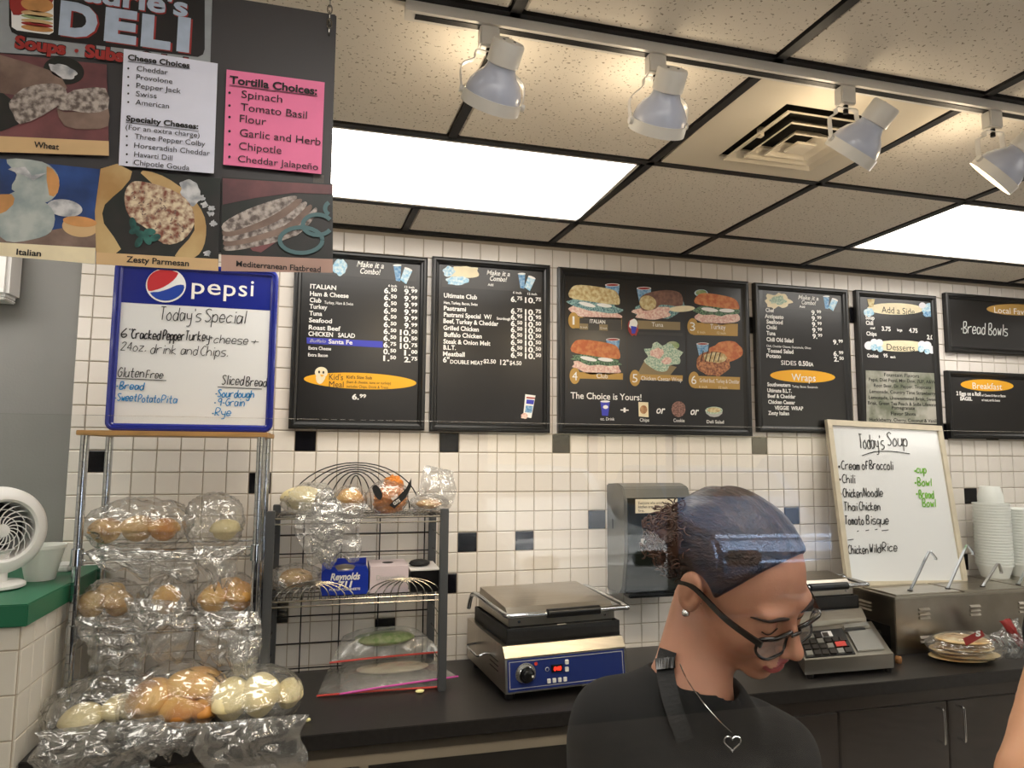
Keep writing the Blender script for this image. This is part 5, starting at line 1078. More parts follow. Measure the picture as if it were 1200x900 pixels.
    pr = [(v0 + .018, zt), (v0 + .018, zt + .030), (v0 + .05, zt + .058), (v1 - .03, zt + .075), (v1 - .01, zt + .02), (v1 - .01, zt)]
    mb = MB(); n = len(pr); mb.add([(u_, v_, w_) for u_ in (a0 + .012, a1 - .012) for v_, w_ in pr], [tuple(range(n)), tuple(range(2 * n - 1, n - 1, -1))] + [(i, i + n, (i + 1) % n + n, (i + 1) % n) for i in range(n)]); X(mb).build('upper_platen', 'steel', t)
    X(MB().box((a0 + .02, v0 + .022, zt - .010), (a1 - .02, v1 - .02, zt))).build('upper_plate', 'cast_iron', t)
    for u_ in (a0 + .05, a1 - .05): X(MB().lathe([(.005, 0), (.005, -.003)], (u_, v0 + .018, zt + .015), (0, 1, 0), 10)).build('bolt', 'chrome', t)
    hz = zt + .050; hb_ = MB(); path = catmull([(-.010, v1 - .01, hz - .055), (-.012, v1 - .05, hz - .005), (-.008, v1 - .10, hz + .012), (.0, v0 + .12, hz + .004), (.004, v0 - .02, hz), (.020, v0 - .045, hz)], 5) + catmull([(W - .008, v0 - .045, hz), (W + .010, v0 - .030, hz), (W + .012, v0 + .12, hz + .004), (W + .006, v1 - .10, hz + .012), (W + .002, v1 - .03, hz)], 5)
    hb_.tube(path, .0085, 10); autosmooth(X(hb_).build('handle_bar', 'chrome', t), 60)
    autosmooth(X(MB().tube([(W * .32, v0 - .045, hz), (W * .32 + .003, v0 - .045, hz), (W * .76, v0 - .045, hz), (W * .765, v0 - .045, hz)], [.010, .0155, .0155, .010], 18)).build('grip', 'plastic_black', t))
    return t
grill((.722, -.525, CT + .001), .09, .455, .46, 'stainless panini grill with a blue control panel and red display, left of the woman', True)
grill((1.925, -.325, CT + .001), .03, .43, .28, 'second stainless panini grill behind the woman\'s glasses, beside the soup warmer', False, True)
# ================================================================ PAPER TOWEL DISPENSER
td = thing('towel_dispenser', 'grey paper towel dispenser with a smoked cover on the tiles', 'towel dispenser', (1.45, -.01, 1.2))
x0, x1 = 1.300, 1.600
prof = [(-.0055, 1.168), (-.0055, 1.615), (-.12, 1.622), (-.175, 1.608), (-.195, 1.56), (-.195, 1.34), (-.165, 1.20), (-.14, 1.175)]; n = len(prof)
mb = MB(); mb.add([(x, y, z) for x in (x0, x1) for y, z in prof], [tuple(range(n)), tuple(range(2 * n - 1, n - 1, -1))] + [(i, i + n, (i + 1) % n + n, (i + 1) % n) for i in range(n)]); o = mb.build('housing', 'dispenser', td)
bm = bmesh.new(); bm.from_mesh(o.data); bmesh.ops.recalc_face_normals(bm, faces=bm.faces); bmesh.ops.bevel(bm, geom=[e for e in bm.edges], offset=.005, segments=2, affect='EDGES'); bm.to_mesh(o.data); bm.free()
mb = MB(); pr2 = [(-.197, 1.565), (-.199, 1.34), (-.172, 1.195), (-.160, 1.178)]; mb.add([(x, y, z) for x in (x0 + .012, x1 - .012) for y, z in pr2] + [(x, y + .006, z) for x in (x0 + .012, x1 - .012) for y, z in pr2], [(i, i + 4, i + 5, i + 1) for i in range(3)] + [(0, 1, 9, 8), (1, 2, 10, 9), (2, 3, 11, 10), (3, 7, 15, 11)]); mb.build('smoked_cover', 'dispenser_dark', td)
MB().box((x0 + .01, -.21, 1.168), (x1 - .01, -.15, 1.184), bev=.004).build('lower_lip', 'plastic_black', td)
MB().box((x0 - .0012, -.075, 1.43), (x0, -.068, 1.47)).build('slot', 'black', td)
p = Print(VP(-.2005)); p.poly([(744.5, 585), (794, 584.5), (794, 600.5), (744.5, 601.5)], 'paper_cream', .0008); p.text('Everyone who enters the', 748, 591, 783, 3.2, 'ink', .0014, bold=.0); p.text('kitchen area must wash hands', 748, 595.5, 791, 3.2, 'ink', .0014, bold=.01); p.text('first.', 748, 600, 755, 3.2, 'ink', .0014)
p.poly([(751, 631), (800, 631), (800, 640.5), (751, 640.5)], 'letter_grey', .0008); p.poly([(754.5, 633), (761.5, 633), (761.5, 638.5), (758, 640), (754.5, 638.5)], 'ink', .0014, 2); p.ell(758, 635, 1.8, 1.4, 'letter_grey', .002); p.text('Fort', 763, 638.5, 775, 5, 'ink', .0014, bold=.03); p.done(td, {'paper_cream': 'notice_sticker', 'letter_grey': 'maker_plate'})
# ================================================================ SOUP BOARD, WARMER, CUPS
TLp = P(967, 492, -.035); ex = np.array([1, 0, -.030]); plS = Plane(TLp, ex, (0.03, .155, .98)); 
bw = plS.uv(1101, 498)[0]; u1b = plS.uv(1116, 668)[0]; bh = TLp[2] - 1.158
soup = thing('soup_whiteboard', 'cream framed whiteboard of today\'s soups leaning on the wall behind the warmer', 'whiteboard', plS.pt(bw / 2, -bh / .985, 0))
W_, H_ = bw, -bh / .985
fr = MB()
for a, b in (((0, H_), (.026, 0)), ((W_ - .026, H_), (W_, 0)), ((.026, -.026), (W_ - .026, 0)), ((.026, H_), (W_ - .026, H_ + .026))):
    f4 = [plS.pt(u_, v_, .014) for u_, v_ in ((a[0], a[1]), (b[0], a[1]), (b[0], b[1]), (a[0], b[1]))]; b4 = [plS.pt(u_, v_, -.006) for u_, v_ in ((a[0], a[1]), (b[0], a[1]), (b[0], b[1]), (a[0], b[1]))]
    MB().hexa([f4[0], f4[1], b4[1], b4[0]], [f4[3], f4[2], b4[2], b4[3]]).build('frame_rail', 'cream_wood', soup)
f4 = [plS.pt(*q, .004) for q in ((.024, H_ + .024), (W_ - .024, H_ + .024), (W_ - .024, -.024), (.024, -.024))]; b4 = [q - plS.n * .008 for q in f4]
MB().hexa([f4[0], f4[1], b4[1], b4[0]], [f4[3], f4[2], b4[2], b4[3]]).build('board', 'whiteboard', soup)
p = Print(Plane(plS.pt(0, 0, .005), ex, (0.03, .155, .98))); H = p.hand
H("Today's", 1007, 525, 1036, 16, 'marker_black', .9); H('Soup', 1040, 522, 1063, 15, 'marker_black', .9); p.line([(1010, 534), (1025, 529.5), (1045, 529), (1066, 532)], .8, 'marker_black', k=3)
for t_, x0_, x1_, y in (('Cream', 986, 1007, 550), ('of', 1010, 1017, 550), ('Broccoli', 1019, 1046, 549.5), ('Chili', 987, 1001.5, 566), ('Chicken', 988, 1010, 582.5), ('Noodle', 1012, 1034, 581.5), ('Thai', 989, 1004, 598.5), ('Chicken', 1007, 1031, 598), ('Tomato', 990, 1012, 614.5), ('Bisque', 1015, 1041, 614), ('Chicken', 994, 1017, 649), ('Wild', 1019, 1032, 647.5), ('Rice', 1034, 1051, 646)): H(t_, x0_, y, x1_, 10, 'marker_black', .95)
for x, y in ((983, 547), (984, 562), (985, 579), (986, 596), (987.5, 613), (990.5, 646)): p.ell(x, y, 1.1, 1.5, 'marker_black', .0018)
for x, y, x2 in ((988, 623, 991), (1004, 623, 1006), (1014, 622, 1018), (1025, 621, 1028), (1033, 622, 1041), (993, 633, 1000)): p.line([(x, y), (x2, y - 1)], .8, 'marker_black')
for t_, x0_, x1_, y in (('cup', 1074, 1085, 554), ('Bowl', 1075, 1091, 569), ('Bread', 1077, 1094, 583.5), ('Bowl', 1081, 1096, 593.5)): H(t_, x0_, y, x1_, 9, 'marker_green', 1.1)
for x, y in ((1072, 552), (1072.5, 566), (1074, 579)): p.ell(x, y, 1, 1.2, 'marker_green', .0018)
p.done(soup)
wm = thing('soup_warmer', 'long stainless countertop soup warmer with steel lids, right side', 'soup warmer', (3.0, -.2, CT))
wx0, wx1, wy0, wy1, wz = 2.440, 3.9, -.368, -.03, 1.150
MB().box((wx0, wy0, CT + .001), (wx1, wy1, wz - .004), bev=.003).build('body', 'steel_dull', wm)
MB().box((wx0 - .006, wy0 - .008, wz - .004), (wx1 + .004, wy1, wz + .004), bev=.002).build('top_rim', 'steel', wm)
for xx in (2.56, 2.83, 3.10, 3.37, 3.64):
    lv = MB()
    for zz in (1.10, 1.082, 1.064, .985, .967): lv.add([(xx, wy0 - .0005, zz - .006), (xx + .055, wy0 - .0005, zz - .006), (xx + .055, wy0 - .008, zz - .005), (xx, wy0 - .008, zz - .005), (xx, wy0 - .0005, zz + .004), (xx + .055, wy0 - .0005, zz + .004)], [(3, 2, 5, 4), (0, 3, 4), (1, 5, 2), (0, 1, 2, 3)])
    lv.build('louvre_group', 'steel', wm)
lv = MB()
for zz in (1.10, 1.085, 1.07): lv.add([(wx0 + .0005, -.24, zz), (wx0 + .0005, -.17, zz), (wx0 - .007, -.17, zz), (wx0 - .007, -.24, zz), (wx0, -.24, zz + .008), (wx0, -.17, zz + .008)], [(3, 2, 5, 4), (0, 3, 4), (1, 5, 2), (0, 1, 2, 3)])
lv.build('louvre_group', 'steel', wm)
MB().box((wx0 - .002, wy0 + .03, .935), (wx0 + .0005, wy1 - .03, 1.03)).build('control_panel', 'plastic_black', wm); MB().lathe([(.014, 0), (.012, .02)], (wx0 - .002, -.28, .985), (-1, 0, 0), 16).build('knob', 'plastic_black', wm)
for k in range(4):
    a = wx0 + .02 + k * .36
    for h_ in (0, 1):
        y0, y1 = (wy0 + .012, -.20) if h_ == 0 else (-.198, wy1 - .01)
        l = MB().box((a, y0, wz + .0045), (a + .345, y1, wz + .011), bev=.002).build('lid', 'steel', wm)
for (bx_, by_, tx_, ty_, hx, hy, lb) in ((1067, 700, 1088, 648, 1096, 656, 'steel ladle standing in the warmer, leftmost of four'), (1111, 698, 1132, 641, 1140, 650, 'tallest steel ladle standing in the warmer, in front of the black tile'), (1152, 697, 1168, 662, 1173, 672, 'short steel ladle in the warmer, in front of the left bowl stack'), (1194, 696, 1204, 664, 1208, 670, 'steel ladle in the warmer at the right picture edge')):
    a, b, c_ = P(bx_, by_, -.3), P(tx_, ty_, -.27), P(hx, hy, -.27); a[2] = wz + .012
    pts = catmull([a, a * .5 + b * .5, b, b + np.array([.012, 0, .004]), c_ + np.array([.002, 0, .008]), c_], 4); mb = MB(); vs = []
    for q in pts: vs += [q + np.array([-.003, -.006, 0]), q + np.array([.003, -.006, 0]), q + np.array([.003, .006, 0]), q + np.array([-.003, .006, 0])]
    mb.add(vs, [(4 * i + e, 4 * i + (e + 1) % 4, 4 * i + 4 + (e + 1) % 4, 4 * i + 4 + e) for i in range(len(pts) - 1) for e in range(4)])
    tt = thing('ladle', lb, 'ladle', a, 'ladles in the soup warmer'); mb.build('handle', 'chrome', tt)
    MB().lathe([(.010, 0), (.012, .004)], a - np.array([0, 0, .0005]), (0, 0, 1), 12).build('lid_notch', 'steel_dark', tt)
# foam bowl stacks stand on a small shelf behind the warmer lids
ORDN = ['topmost'] + [w_ + ' from the top' for w_ in 'second third fourth fifth sixth seventh eighth ninth tenth eleventh twelfth thirteenth fourteenth fifteenth sixteenth seventeenth eighteenth nineteenth twentieth twenty-first'.split()] + ['lowest']
for cx0, n_, zt_, lb in ((3.275, 14, 1.475, 'left stack'), (3.452, 14, 1.475, 'right stack')):
    r0 = .085
    b0 = wz + .0115
    nn_ = 22 if cx0 < 3.4 else 20
    for k in range(nn_):
        z = b0 + k * .0138; last = k == nn_ - 1; inv = k >= nn_ - 1
        if k == 0 or True:
            prof = [(.001, 0), (.062, 0), (.081, .058), (.085, .058), (.085, .065), (.080, .065), (.060, .004), (.001, .004)]
            sc = .93
            if k in (0,): fb = MB().lathe([(r * sc, h) for r, h in prof], (0, 0, 0), (0, 0, 1), 28); proto = fb.build('foam_bowl', 'foam', None, smooth=False, origin=(0, 0, 0)); autosmooth(proto); o = proto
            else: o = proto.copy(); C.objects.link(o)
            o.location = (cx0, -.115, z); tagp(o, ('white foam bowl, %s of the stack nearest the soup board' if cx0 < 3.4 else 'white foam bowl, %s of the stack at the right picture edge') % ORDN[nn_ - 1 - k], 'bowl', 'stacked foam bowls, ' + lb)
    if cx0 < 3.4:
        for k in range(3):
            sm = MB().lathe([(.001, .052), (.040, .052), (.052, 0), (.055, 0), (.055, .004), (.042, .056), (.001, .056)], (0, 0, 0), (0, 0, 1), 28).build('foam_cup', 'foam', None, origin=(0, 0, 0)); autosmooth(sm); sm.location = (cx0 + .0, -.115, b0 + nn_ * .0138 + .052 + k * .012)
            tagp(sm, 'upturned white foam cup on the left bowl stack, %s of three' % ['lowest', 'middle', 'topmost'][k], 'cup', 'upturned foam cups')
# deli scale with keypad
sc_o = thing('deli_scale', 'stainless deli scale with black keypad and blank plate, in front of the grill', 'scale', (2.15, -.4, CT))
A = [PZ(943, 775, .985), PZ(1047, 767, .985), PZ(1021, 728, 1.042), PZ(930, 738, 1.042)]
T_ = [np.array(q) for q in A]; Bm = [np.array([q[0], q[1], CT + .018]) for q in A]
MB().hexa(Bm, T_).build('body', 'steel', sc_o)
for q in Bm: MB().lathe([(.012, -.018), (.014, .001)], q + (sum(Bm) / 4 - q) * .12, (0, 0, 1), 12).build('foot', 'plastic_black', sc_o)
ex_ = T_[1] - T_[0]; ey_ = T_[3] - T_[0]; nn = np.cross(ex_, ey_); nn /= np.linalg.norm(nn)
def S(u_, v_, h_=0): return T_[0] * (1 - u_) * (1 - v_) + T_[1] * u_ * (1 - v_) + T_[2] * u_ * v_ + T_[3] * (1 - u_) * v_ + nn * h_
def slab(u0, v0, u1, v1, h0, h1, nm, m, par=sc_o): return MB().hexa([S(u0, v0, h0), S(u1, v0, h0), S(u1, v1, h0), S(u0, v1, h0)], [S(u0, v0, h1), S(u1, v0, h1), S(u1, v1, h1), S(u0, v1, h1)]).build(nm, m, par)
kp = slab(.02, .08, .58, .86, 0, .004, 'keypad', 'plastic_black')
for i in range(6):
    for j in range(4):
        if j == 3 and i > 3: continue
        slab(.04 + i * .088, .11 + j * .17, .11 + i * .088, .24 + j * .17, .004, .009, 'key', 'knob_silver' if (i + j) % 4 == 0 else 'steel_dark', kp)
slab(.40, .28, .52, .42, .009, .011, 'red_label', 'zip_red', kp); slab(.3, .62, .42, .78, .0041, .008, 'white_label', 'box_white', kp)
slab(.62, .14, .93, .72, .001, .006, 'blank_plate', 'knob_silver'); slab(.60, .80, .92, .92, .001, .012, 'paper_bar', 'knob_silver'); slab(.60, .72, .86, .80, .001, .003, 'slot', 'black')
slab(0, .0, 1, .05, -.001, .004, 'front_lip', 'steel')
c = PZ(1053, 777, CT); MB().lathe([(.011, 0), (.013, .012), (.011, .026)], (c[0], c[1], CT), (0, 0, 1), 16).build('cork', 'cork', None, smooth=True, label='small brown cork on the worktop between scale and warmer', cat='cork', origin=(c[0], c[1], CT))
# flatbread bag
c0 = PZ(1142, 778, CT) + np.array([0, -.02, 0]); fbt = thing('flatbread_bag', 'clear bag of stacked flatbreads with a red printed band, right end of the worktop', 'bread bag', (c0[0], c0[1] + .05, CT))
R_ = np.array([[math.cos(-.15), -math.sin(-.15), 0], [math.sin(-.15), math.cos(-.15), 0], [0, 0, 1]])
for k in range(6):
    wv = wob(80 + k, f=2.); MB().ball(np.array([c0[0] - .0 + .012 * math.sin(k * 2.1), c0[1] + .07 + .008 * math.cos(k * 3), CT + .014 + k * .0145]), (.135 - .006 * k, .085, .0078), 36, 12, fn=lambda d: 1 + .05 * wv(d), R=R_).build('flatbread', 'flatbread', fbt, smooth=True)
film_ball(np.array([c0[0] + .01, c0[1] + .07, CT + .056]), (.165, .105, .055), 91, .12, flat=CT + .002, R=R_).build('plastic_film', 'bag_film', fbt, smooth=True)
MB().add([(0, 0, 0)], []); sheet([P(1160, 745, -.50), P(1192, 722, -.46), P(1200, 768, -.46), P(1176, 776, -.50)], 92, amp=.02).build('bag_tail', 'bag_film', fbt, smooth=True)
p = Print(VP(-.585)); p.poly([(1128, 748), (1150, 738), (1154, 745), (1132, 757)], 'sign_red', .001); p.text('S', 1143, 745.5, 1149, 6, 'letter_white', bold=.05); p.done(fbt, {'sign_red': 'red_band'})
sheet([P(1170, 728, -.5), P(1182, 724, -.5), P(1200, 752, -.5), P(1192, 758, -.5)], 95, 12, 12, amp=.012, pocket=.008, bow=.01).build('red_printed_film', 'sign_red', fbt, smooth=True)
# ================================================================ FRONT COUNTER, GLASS, STREET
fcn = thing('front_counter', 'customer service counter below the glass guard, below the picture', 'counter', (1.2, -2.3, 0))
MB().box((-1.6, -2.45, 0), (3.6, -2.20, 1.02)).build('body', 'cabinet_brown', fcn); MB().box((-1.62, -2.5, 1.02), (3.62, -2.16, 1.05), bev=.003).build('top', 'black_laminate', fcn)
GT = P(800, 499, -2.3)[2]
gg = thing('glass_guard', 'clear glass guard standing on the service counter before the woman', 'glass guard', (1.2, -2.3, 1.05))
MB().box((-1.5, -2.303, 1.051), (3.5, -2.297, GT)).build('glass_pane', 'pane_glass', gg)
for x in (-1.52, 3.5): MB().box((x, -2.315, 1.051), (x + .02, -2.285, GT)).build('post', 'steel', gg)

#PART4
# ================================================================ PEOPLE
def frame3(mat3):
    u_, _, vt_ = np.linalg.svd(mat3); return u_ @ vt_
HL = frame3(np.array([[-.81, .50, .12], [-.18, -.46, .87], [.55, .74, .42]]))   # head axes (her right, forward, up) seen in camera axes
HR = MC @ HL; HO = Q(863, 679, .97)
def head_sdf(p):
    X, Y, Z = p; ax = np.abs(X); q = (ax, Y, Z)
    d = sell(p, (0, -.012, .035), (.0755, .096, .082))
    d = smin(d, sell(p, (0, .030, -.012), (.062, .060, .080)), .025)
    d = smin(d, sell(p, (0, .030, -.066), (.050, .052, .040)), .02)
    d = smin(d, sell(p, (0, .072, -.097), (.022, .019, .017)), .02)
    d = smin(d, sell(q, (.036, .058, -.030), (.025, .026, .028)), .02)
    d = smin(d, sell(q, (.022, .078, .022), (.026, .014, .010)), .014)
    d = smax(d, -sell(q, (.031, .101, .002), (.018, .017, .012)), .012)
    d = smin(d, sell(q, (.031, .074, .000), (.0150, .0145, .0135)), .004)
    d = smin(d, scap(p, (0, .086, .012), (0, .108, -.026), .0065, .0095), .010)
    d = smin(d, sell(p, (0, .111, -.033), (.0115, .0115, .010)), .006)
    d = smin(d, sell(q, (.0125, .101, -.036), (.0075, .010, .0075)), .005)
    d = smax(d, -sell(q, (.007, .105, -.044), (.0035, .005, .003)), .003)
    d = smin(d, sell(p, (0, .084, -.068), (.026, .014, .018)), .012)
    d = smin(d, sell(q, (.008, .0965, -.0645), (.014, .0065, .0045)), .004)
    d = smin(d, sell(p, (0, .0955, -.0755), (.017, .0075, .0058)), .004)
    d = smax(d, -sell(p, (0, .1045, -.0693), (.020, .006, .0014)), .002)
    e = sell(q, (.081, -.012 , .000), (.0085, .020, .033)); e = smax(e, -sell(q, (.091, -.008, .003), (.007, .011, .021)), .004); e = smin(e, sell(q, (.086, -.012, .004), (.003, .006, .014)), .004)
    e = smin(e, sell(q, (.080, .000, -.004), (.006, .005, .007)), .004)
    return smin(d, e, .006)
def to_head(X, Y, Z):
    P_ = [X - HO[0], Y - HO[1], Z - HO[2]]; return tuple(sum(HR[i, k] * P_[i] for i in range(3)) for k in range(3))
def from_head(l): return HO + HR @ np.array(l, float)
NB = from_head((0, -.030, -.075)); NK = Q(806, 795, .985)
SHR, SHL = Q(722, 862, .95), Q(905, 890, 1.10); fwd = np.array([.864, -.503, 0.]); sid = np.array([-.503, -.864, 0.])
PEL = np.array([NK[0] - .10, max(NK[1], -1.86) + .10, .95]); CH = (NK + np.array([0, 0, -.16])) * .75 + PEL * .25 + fwd * .03
ELR = SHR + np.array([.01, .03, -.27]); WRR = ELR + fwd * .19 + np.array([.04, -.02, -.06]); ELL = SHL + np.array([.06, .02, -.25]); WRL = ELL + fwd * .12 + np.array([-.04, -.12, -.05])
def torso(p):
    d = scap(p, CH, PEL, .128, .125); d = smin(d, scap(p, CH + sid * .06, CH - sid * .06, .115, .115), .06)
    d = smin(d, scap(p, SHR, SHL, .054, .054), .09); d = smin(d, scap(p, NK + np.array([0, 0, -.03]), SHR, .055, .052), .05); d = smin(d, scap(p, NK + np.array([0, 0, -.03]), SHL, .055, .052), .05)
    d = smin(d, scap(p, CH + fwd * .085 + sid * .065 + np.array([0, 0, .02]), CH + fwd * .085 + sid * .064 + np.array([0, 0, .0]), .062, .062), .05)
    return smin(d, scap(p, CH + fwd * .085 - sid * .065 + np.array([0, 0, .02]), CH + fwd * .085 - sid * .064 + np.array([0, 0, .0]), .062, .062), .05)
def skin_sdf(X, Y, Z):
    p = (X, Y, Z); d = head_sdf(to_head(X, Y, Z)); d = smin(d, scap(p, NB, NK + np.array([0, 0, -.02]), .050, .056), .022)
    t = torso(p) + .012; t = smin(t, scap(p, SHR, ELR, .045, .038), .03); t = smin(t, scap(p, ELR, WRR, .038, .026), .01); t = smin(t, scap(p, SHL, ELL, .045, .038), .03); t = smin(t, scap(p, ELL, WRL, .038, .026), .01)
    for e_, w_ in ((ELR, WRR), (ELL, WRL)):
        a = (w_ - e_) / np.linalg.norm(w_ - e_); pa = w_ + a * .075; t = smin(t, scap(p, w_, pa, .024, .022), .012); s0 = np.cross(a, (0, 0, 1)); s0 /= np.linalg.norm(s0)
        for k, ln in enumerate((.058, .070, .066, .052)):
            b = pa + s0 * (.027 - .018 * k); m_ = b + a * ln * .5 + np.array([0, 0, -.006]); t = smin(t, scap(p, b, m_, .0085, .008), .004); t = smin(t, scap(p, m_, m_ + a * ln * .4 + np.array([0, 0, -.024]), .008, .0068), .003)
        b = w_ + a * .025 + s0 * .022; t = smin(t, scap(p, b, b + s0 * .03 + a * .03 + np.array([0, 0, -.01]), .011, .008), .006)
    return smin(d, t, .02)
def axis_grid(lo, hi, a, b, fine, coarse): 
    o = list(np.arange(lo, a, coarse)) + list(np.arange(a, b, fine)) + list(np.arange(b, hi + coarse, coarse)); return np.array(o)
allp = np.array([HO, NK, SHR, SHL, PEL, ELR, ELL, WRR, WRL]); lo = allp.min(0) - .20; hi = allp.max(0) + .20
xs, ys, zs = [axis_grid(lo[i], hi[i], HO[i] - .135, HO[i] + .135, .0027, .009) for i in range(3)]
V_, F_ = nets(skin_sdf, xs, ys, zs)
woman = thing('person', 'woman in black t-shirt and apron with glasses and dark hair in a bun, looking down', 'person', (PEL[0], PEL[1], 0))
sk = MB(); sk.v = V_.tolist(); sk.f = F_.tolist(); sk.mats = ['skin', 'lips']
fc_ = V_[F_].mean(1); hx, hy, hz = to_head(fc_[:, 0], fc_[:, 1], fc_[:, 2])
lipm = (np.abs(hx) < .0235) & (hy > .0875) & (np.abs(hz + .0695 + 0.0) < .0115 - np.abs(hx) * .32)
sk.mi = lipm.astype(int).tolist(); body = sk.build('body', 'skin', woman, smooth=True)
def below(V, F, z): return F
# shirt with neckline and short sleeves
def shirt_sdf(X, Y, Z):
    p = (X, Y, Z); wr = .0045 * np.sin(30 * (X + .6 * Z) + 3 * np.sin(14 * Y)) * np.cos(17 * Z + 9 * X) + .0035 * np.sin(19 * Z - 27 * Y + 2 * np.sin(20 * X))
    d = torso(p) - .004; d = smin(d, scap(p, SHR, SHR * .3 + ELR * .7, .060, .062), .03); d = smin(d, scap(p, SHL, SHL * .3 + ELL * .7, .060, .062), .03); d = d + wr
    d = smax(d, -scap(p, SHR * .34 + ELR * .66, SHR * -.1 + ELR * 1.1, .052, .052), .004); d = smax(d, -scap(p, SHL * .34 + ELL * .66, SHL * -.1 + ELL * 1.1, .052, .052), .004)
    nk = scap(p, NK + fwd * .012 + np.array([0, 0, .012]), NB + fwd * .01 + np.array([0, 0, .0]), .062, .085); return smax(d, -nk, .004)
xs2, ys2, zs2 = [np.arange(lo[i], hi[i], .0052) for i in range(3)]; zs2 = zs2[zs2 > .86]
V2, F2 = nets(shirt_sdf, xs2, ys2, zs2); m_ = MB(); m_.v = V2.tolist(); m_.f = F2.tolist(); m_.mi = [0] * len(F2); ts_ = m_.build('t_shirt', 'shirt_black', woman, smooth=True); bm = bmesh.new(); bm.from_mesh(ts_.data)
for _ in range(5): bmesh.ops.smooth_vert(bm, verts=bm.verts, factor=.5, use_axis_x=True, use_axis_y=True, use_axis_z=True)
bm.to_mesh(ts_.data); bm.free()
# trousers and shoes
LH, RH = PEL - sid * .085, PEL + sid * .085; LF, RF_ = np.array([LH[0], LH[1], .07]) - fwd * .03, np.array([RH[0], RH[1], .07]) + fwd * .02
def trousers(X, Y, Z):
    p = (X, Y, Z); d = scap(p, PEL + np.array([0, 0, .04]), PEL + np.array([0, 0, -.05]), .140, .135)
    for h, f in ((LH, LF), (RH, RF_)): d = smin(d, scap(p, h + np.array([0, 0, -.05]), f, .092, .058), .03)
    return smax(d, Z - 1.0, .01)
gx_ = [np.arange(PEL[i] - .30, PEL[i] + .30, .014) for i in (0, 1)]
V3, F3 = nets(trousers, gx_[0], gx_[1], np.arange(.03, 1.05, .018)); m_ = MB(); m_.v = V3.tolist(); m_.f = F3.tolist(); m_.mi = [0] * len(F3); m_.build('trousers', 'denim', woman, smooth=True)
Rf = np.array([[fwd[0], sid[0], 0], [fwd[1], sid[1], 0], [0, 0, 1]])
for f in (LF, RF_): MB().ball(np.array([f[0], f[1], .038]) + fwd * .05, (.125, .045, .040), 20, 12, R=Rf).build('shoe', 'shoe', woman, smooth=True)
# hair: cap pulled back from the hairline, curly bun, loose curls
def hair_sdf(X, Y, Z):
    x, y, z = to_head(X, Y, Z); p = (x, y, z); ax = np.abs(x)
    d = sell(p, (0, -.016, .036), (.0835, .104, .0885)); st = .0012 * np.sin(210 * (x + .35 * z * np.sign(x))) * (y > -.1)
    d = d + st
    plane = (y - .060) * .88 - (z - .086) * .48 + .9 * np.clip(ax - .045, 0, 1) ** 1.2 * -.10
    d = smax(d, plane, .006); d = smax(d, -(z + .055 + .0 * y), .01)
    side = smax(smax(y - .012 - .45 * (z - .0), -z + -.0 + .006, .01), -(ax - .03), .01)
    d = smax(d, -sell((ax, y, z), (.092, -.006, -.006), (.034, .034, .042)), .006)
    return d
g3 = [np.arange(HO[i] - .14, HO[i] + .14, .0026) for i in range(3)]
V4, F4 = nets(hair_sdf, *g3); m_ = MB(); m_.v = V4.tolist(); m_.f = F4.tolist(); m_.mi = [0] * len(F4); m_.build('hair', 'hair', woman, smooth=True)
BU = from_head((.046, -.074, .030)); rr = random.Random(3)
cb_ = MB(); cb_.ball(BU, (.044, .044, .042), 24, 16, fn=lambda d: 1 + .12 * crumple(5, f=5)(d)); cb_.build('hair_bun', 'hair_curl', woman, smooth=True)
cur = MB(); cdir = MC @ np.array([0, 0, 1.])
def curl(c, d, L_, rad, turns, th=.0011, n=22):
    d = d / np.linalg.norm(d); u_ = np.cross(d, (.3, .2, .9)); u_ /= np.linalg.norm(u_); v_ = np.cross(d, u_); ph = rr.uniform(0, 6.28); pts = []
    for k in range(n):
        t_ = k / (n - 1); a = ph + turns * 2 * PI * t_; r_k = rad * (.4 + .6 * t_); pts.append(c + d * L_ * t_ + (u_ * math.cos(a) + v_ * math.sin(a)) * r_k)
    cur.tube(pts, th, 4)
for k in range(430):
    d = np.array([rr.gauss(0, 1) for _ in range(3)]); d /= np.linalg.norm(d); curl(BU + d * .030, d + np.array([rr.gauss(0, .5) for _ in range(3)]), rr.uniform(.018, .034), rr.uniform(.004, .009), rr.uniform(1.2, 2.6))
cur.build('curls', 'hair_curl', woman, kind='stuff', smooth=True)
# brows and lashes
def surf(x, z):
    ys_ = np.linspace(.130, .02, 900); v = head_sdf((np.full(900, x), ys_, np.full(900, z))); k = np.argmax(v < 0); return from_head((x, ys_[k] + .0006, z))
for s_ in (-1, 1):
    bp = catmull([surf(s_ * x, z) for x, z in ((.012, .0165), (.022, .0215), (.034, .0235), (.045, .0195), (.053, .0120))], 5); n_ = len(bp)
    MB().tube(bp, [.0005 + .0026 * math.sin(PI * min(1, .18 + .82 * (1 - k / n_) * 1.0)) ** .6 * (1 - (k / n_) ** 3) for k in range(n_)], 6).build('eyebrow', 'brow', woman, smooth=True)
    lp_ = catmull([surf(s_ * x, z) for x, z in ((.018, -.0035), (.024, -.0065), (.031, -.0078), (.038, -.0065), (.044, -.0030))], 4)
    MB().tube(lp_, .0011, 5).build('eyelashes', 'brow', woman, smooth=True)
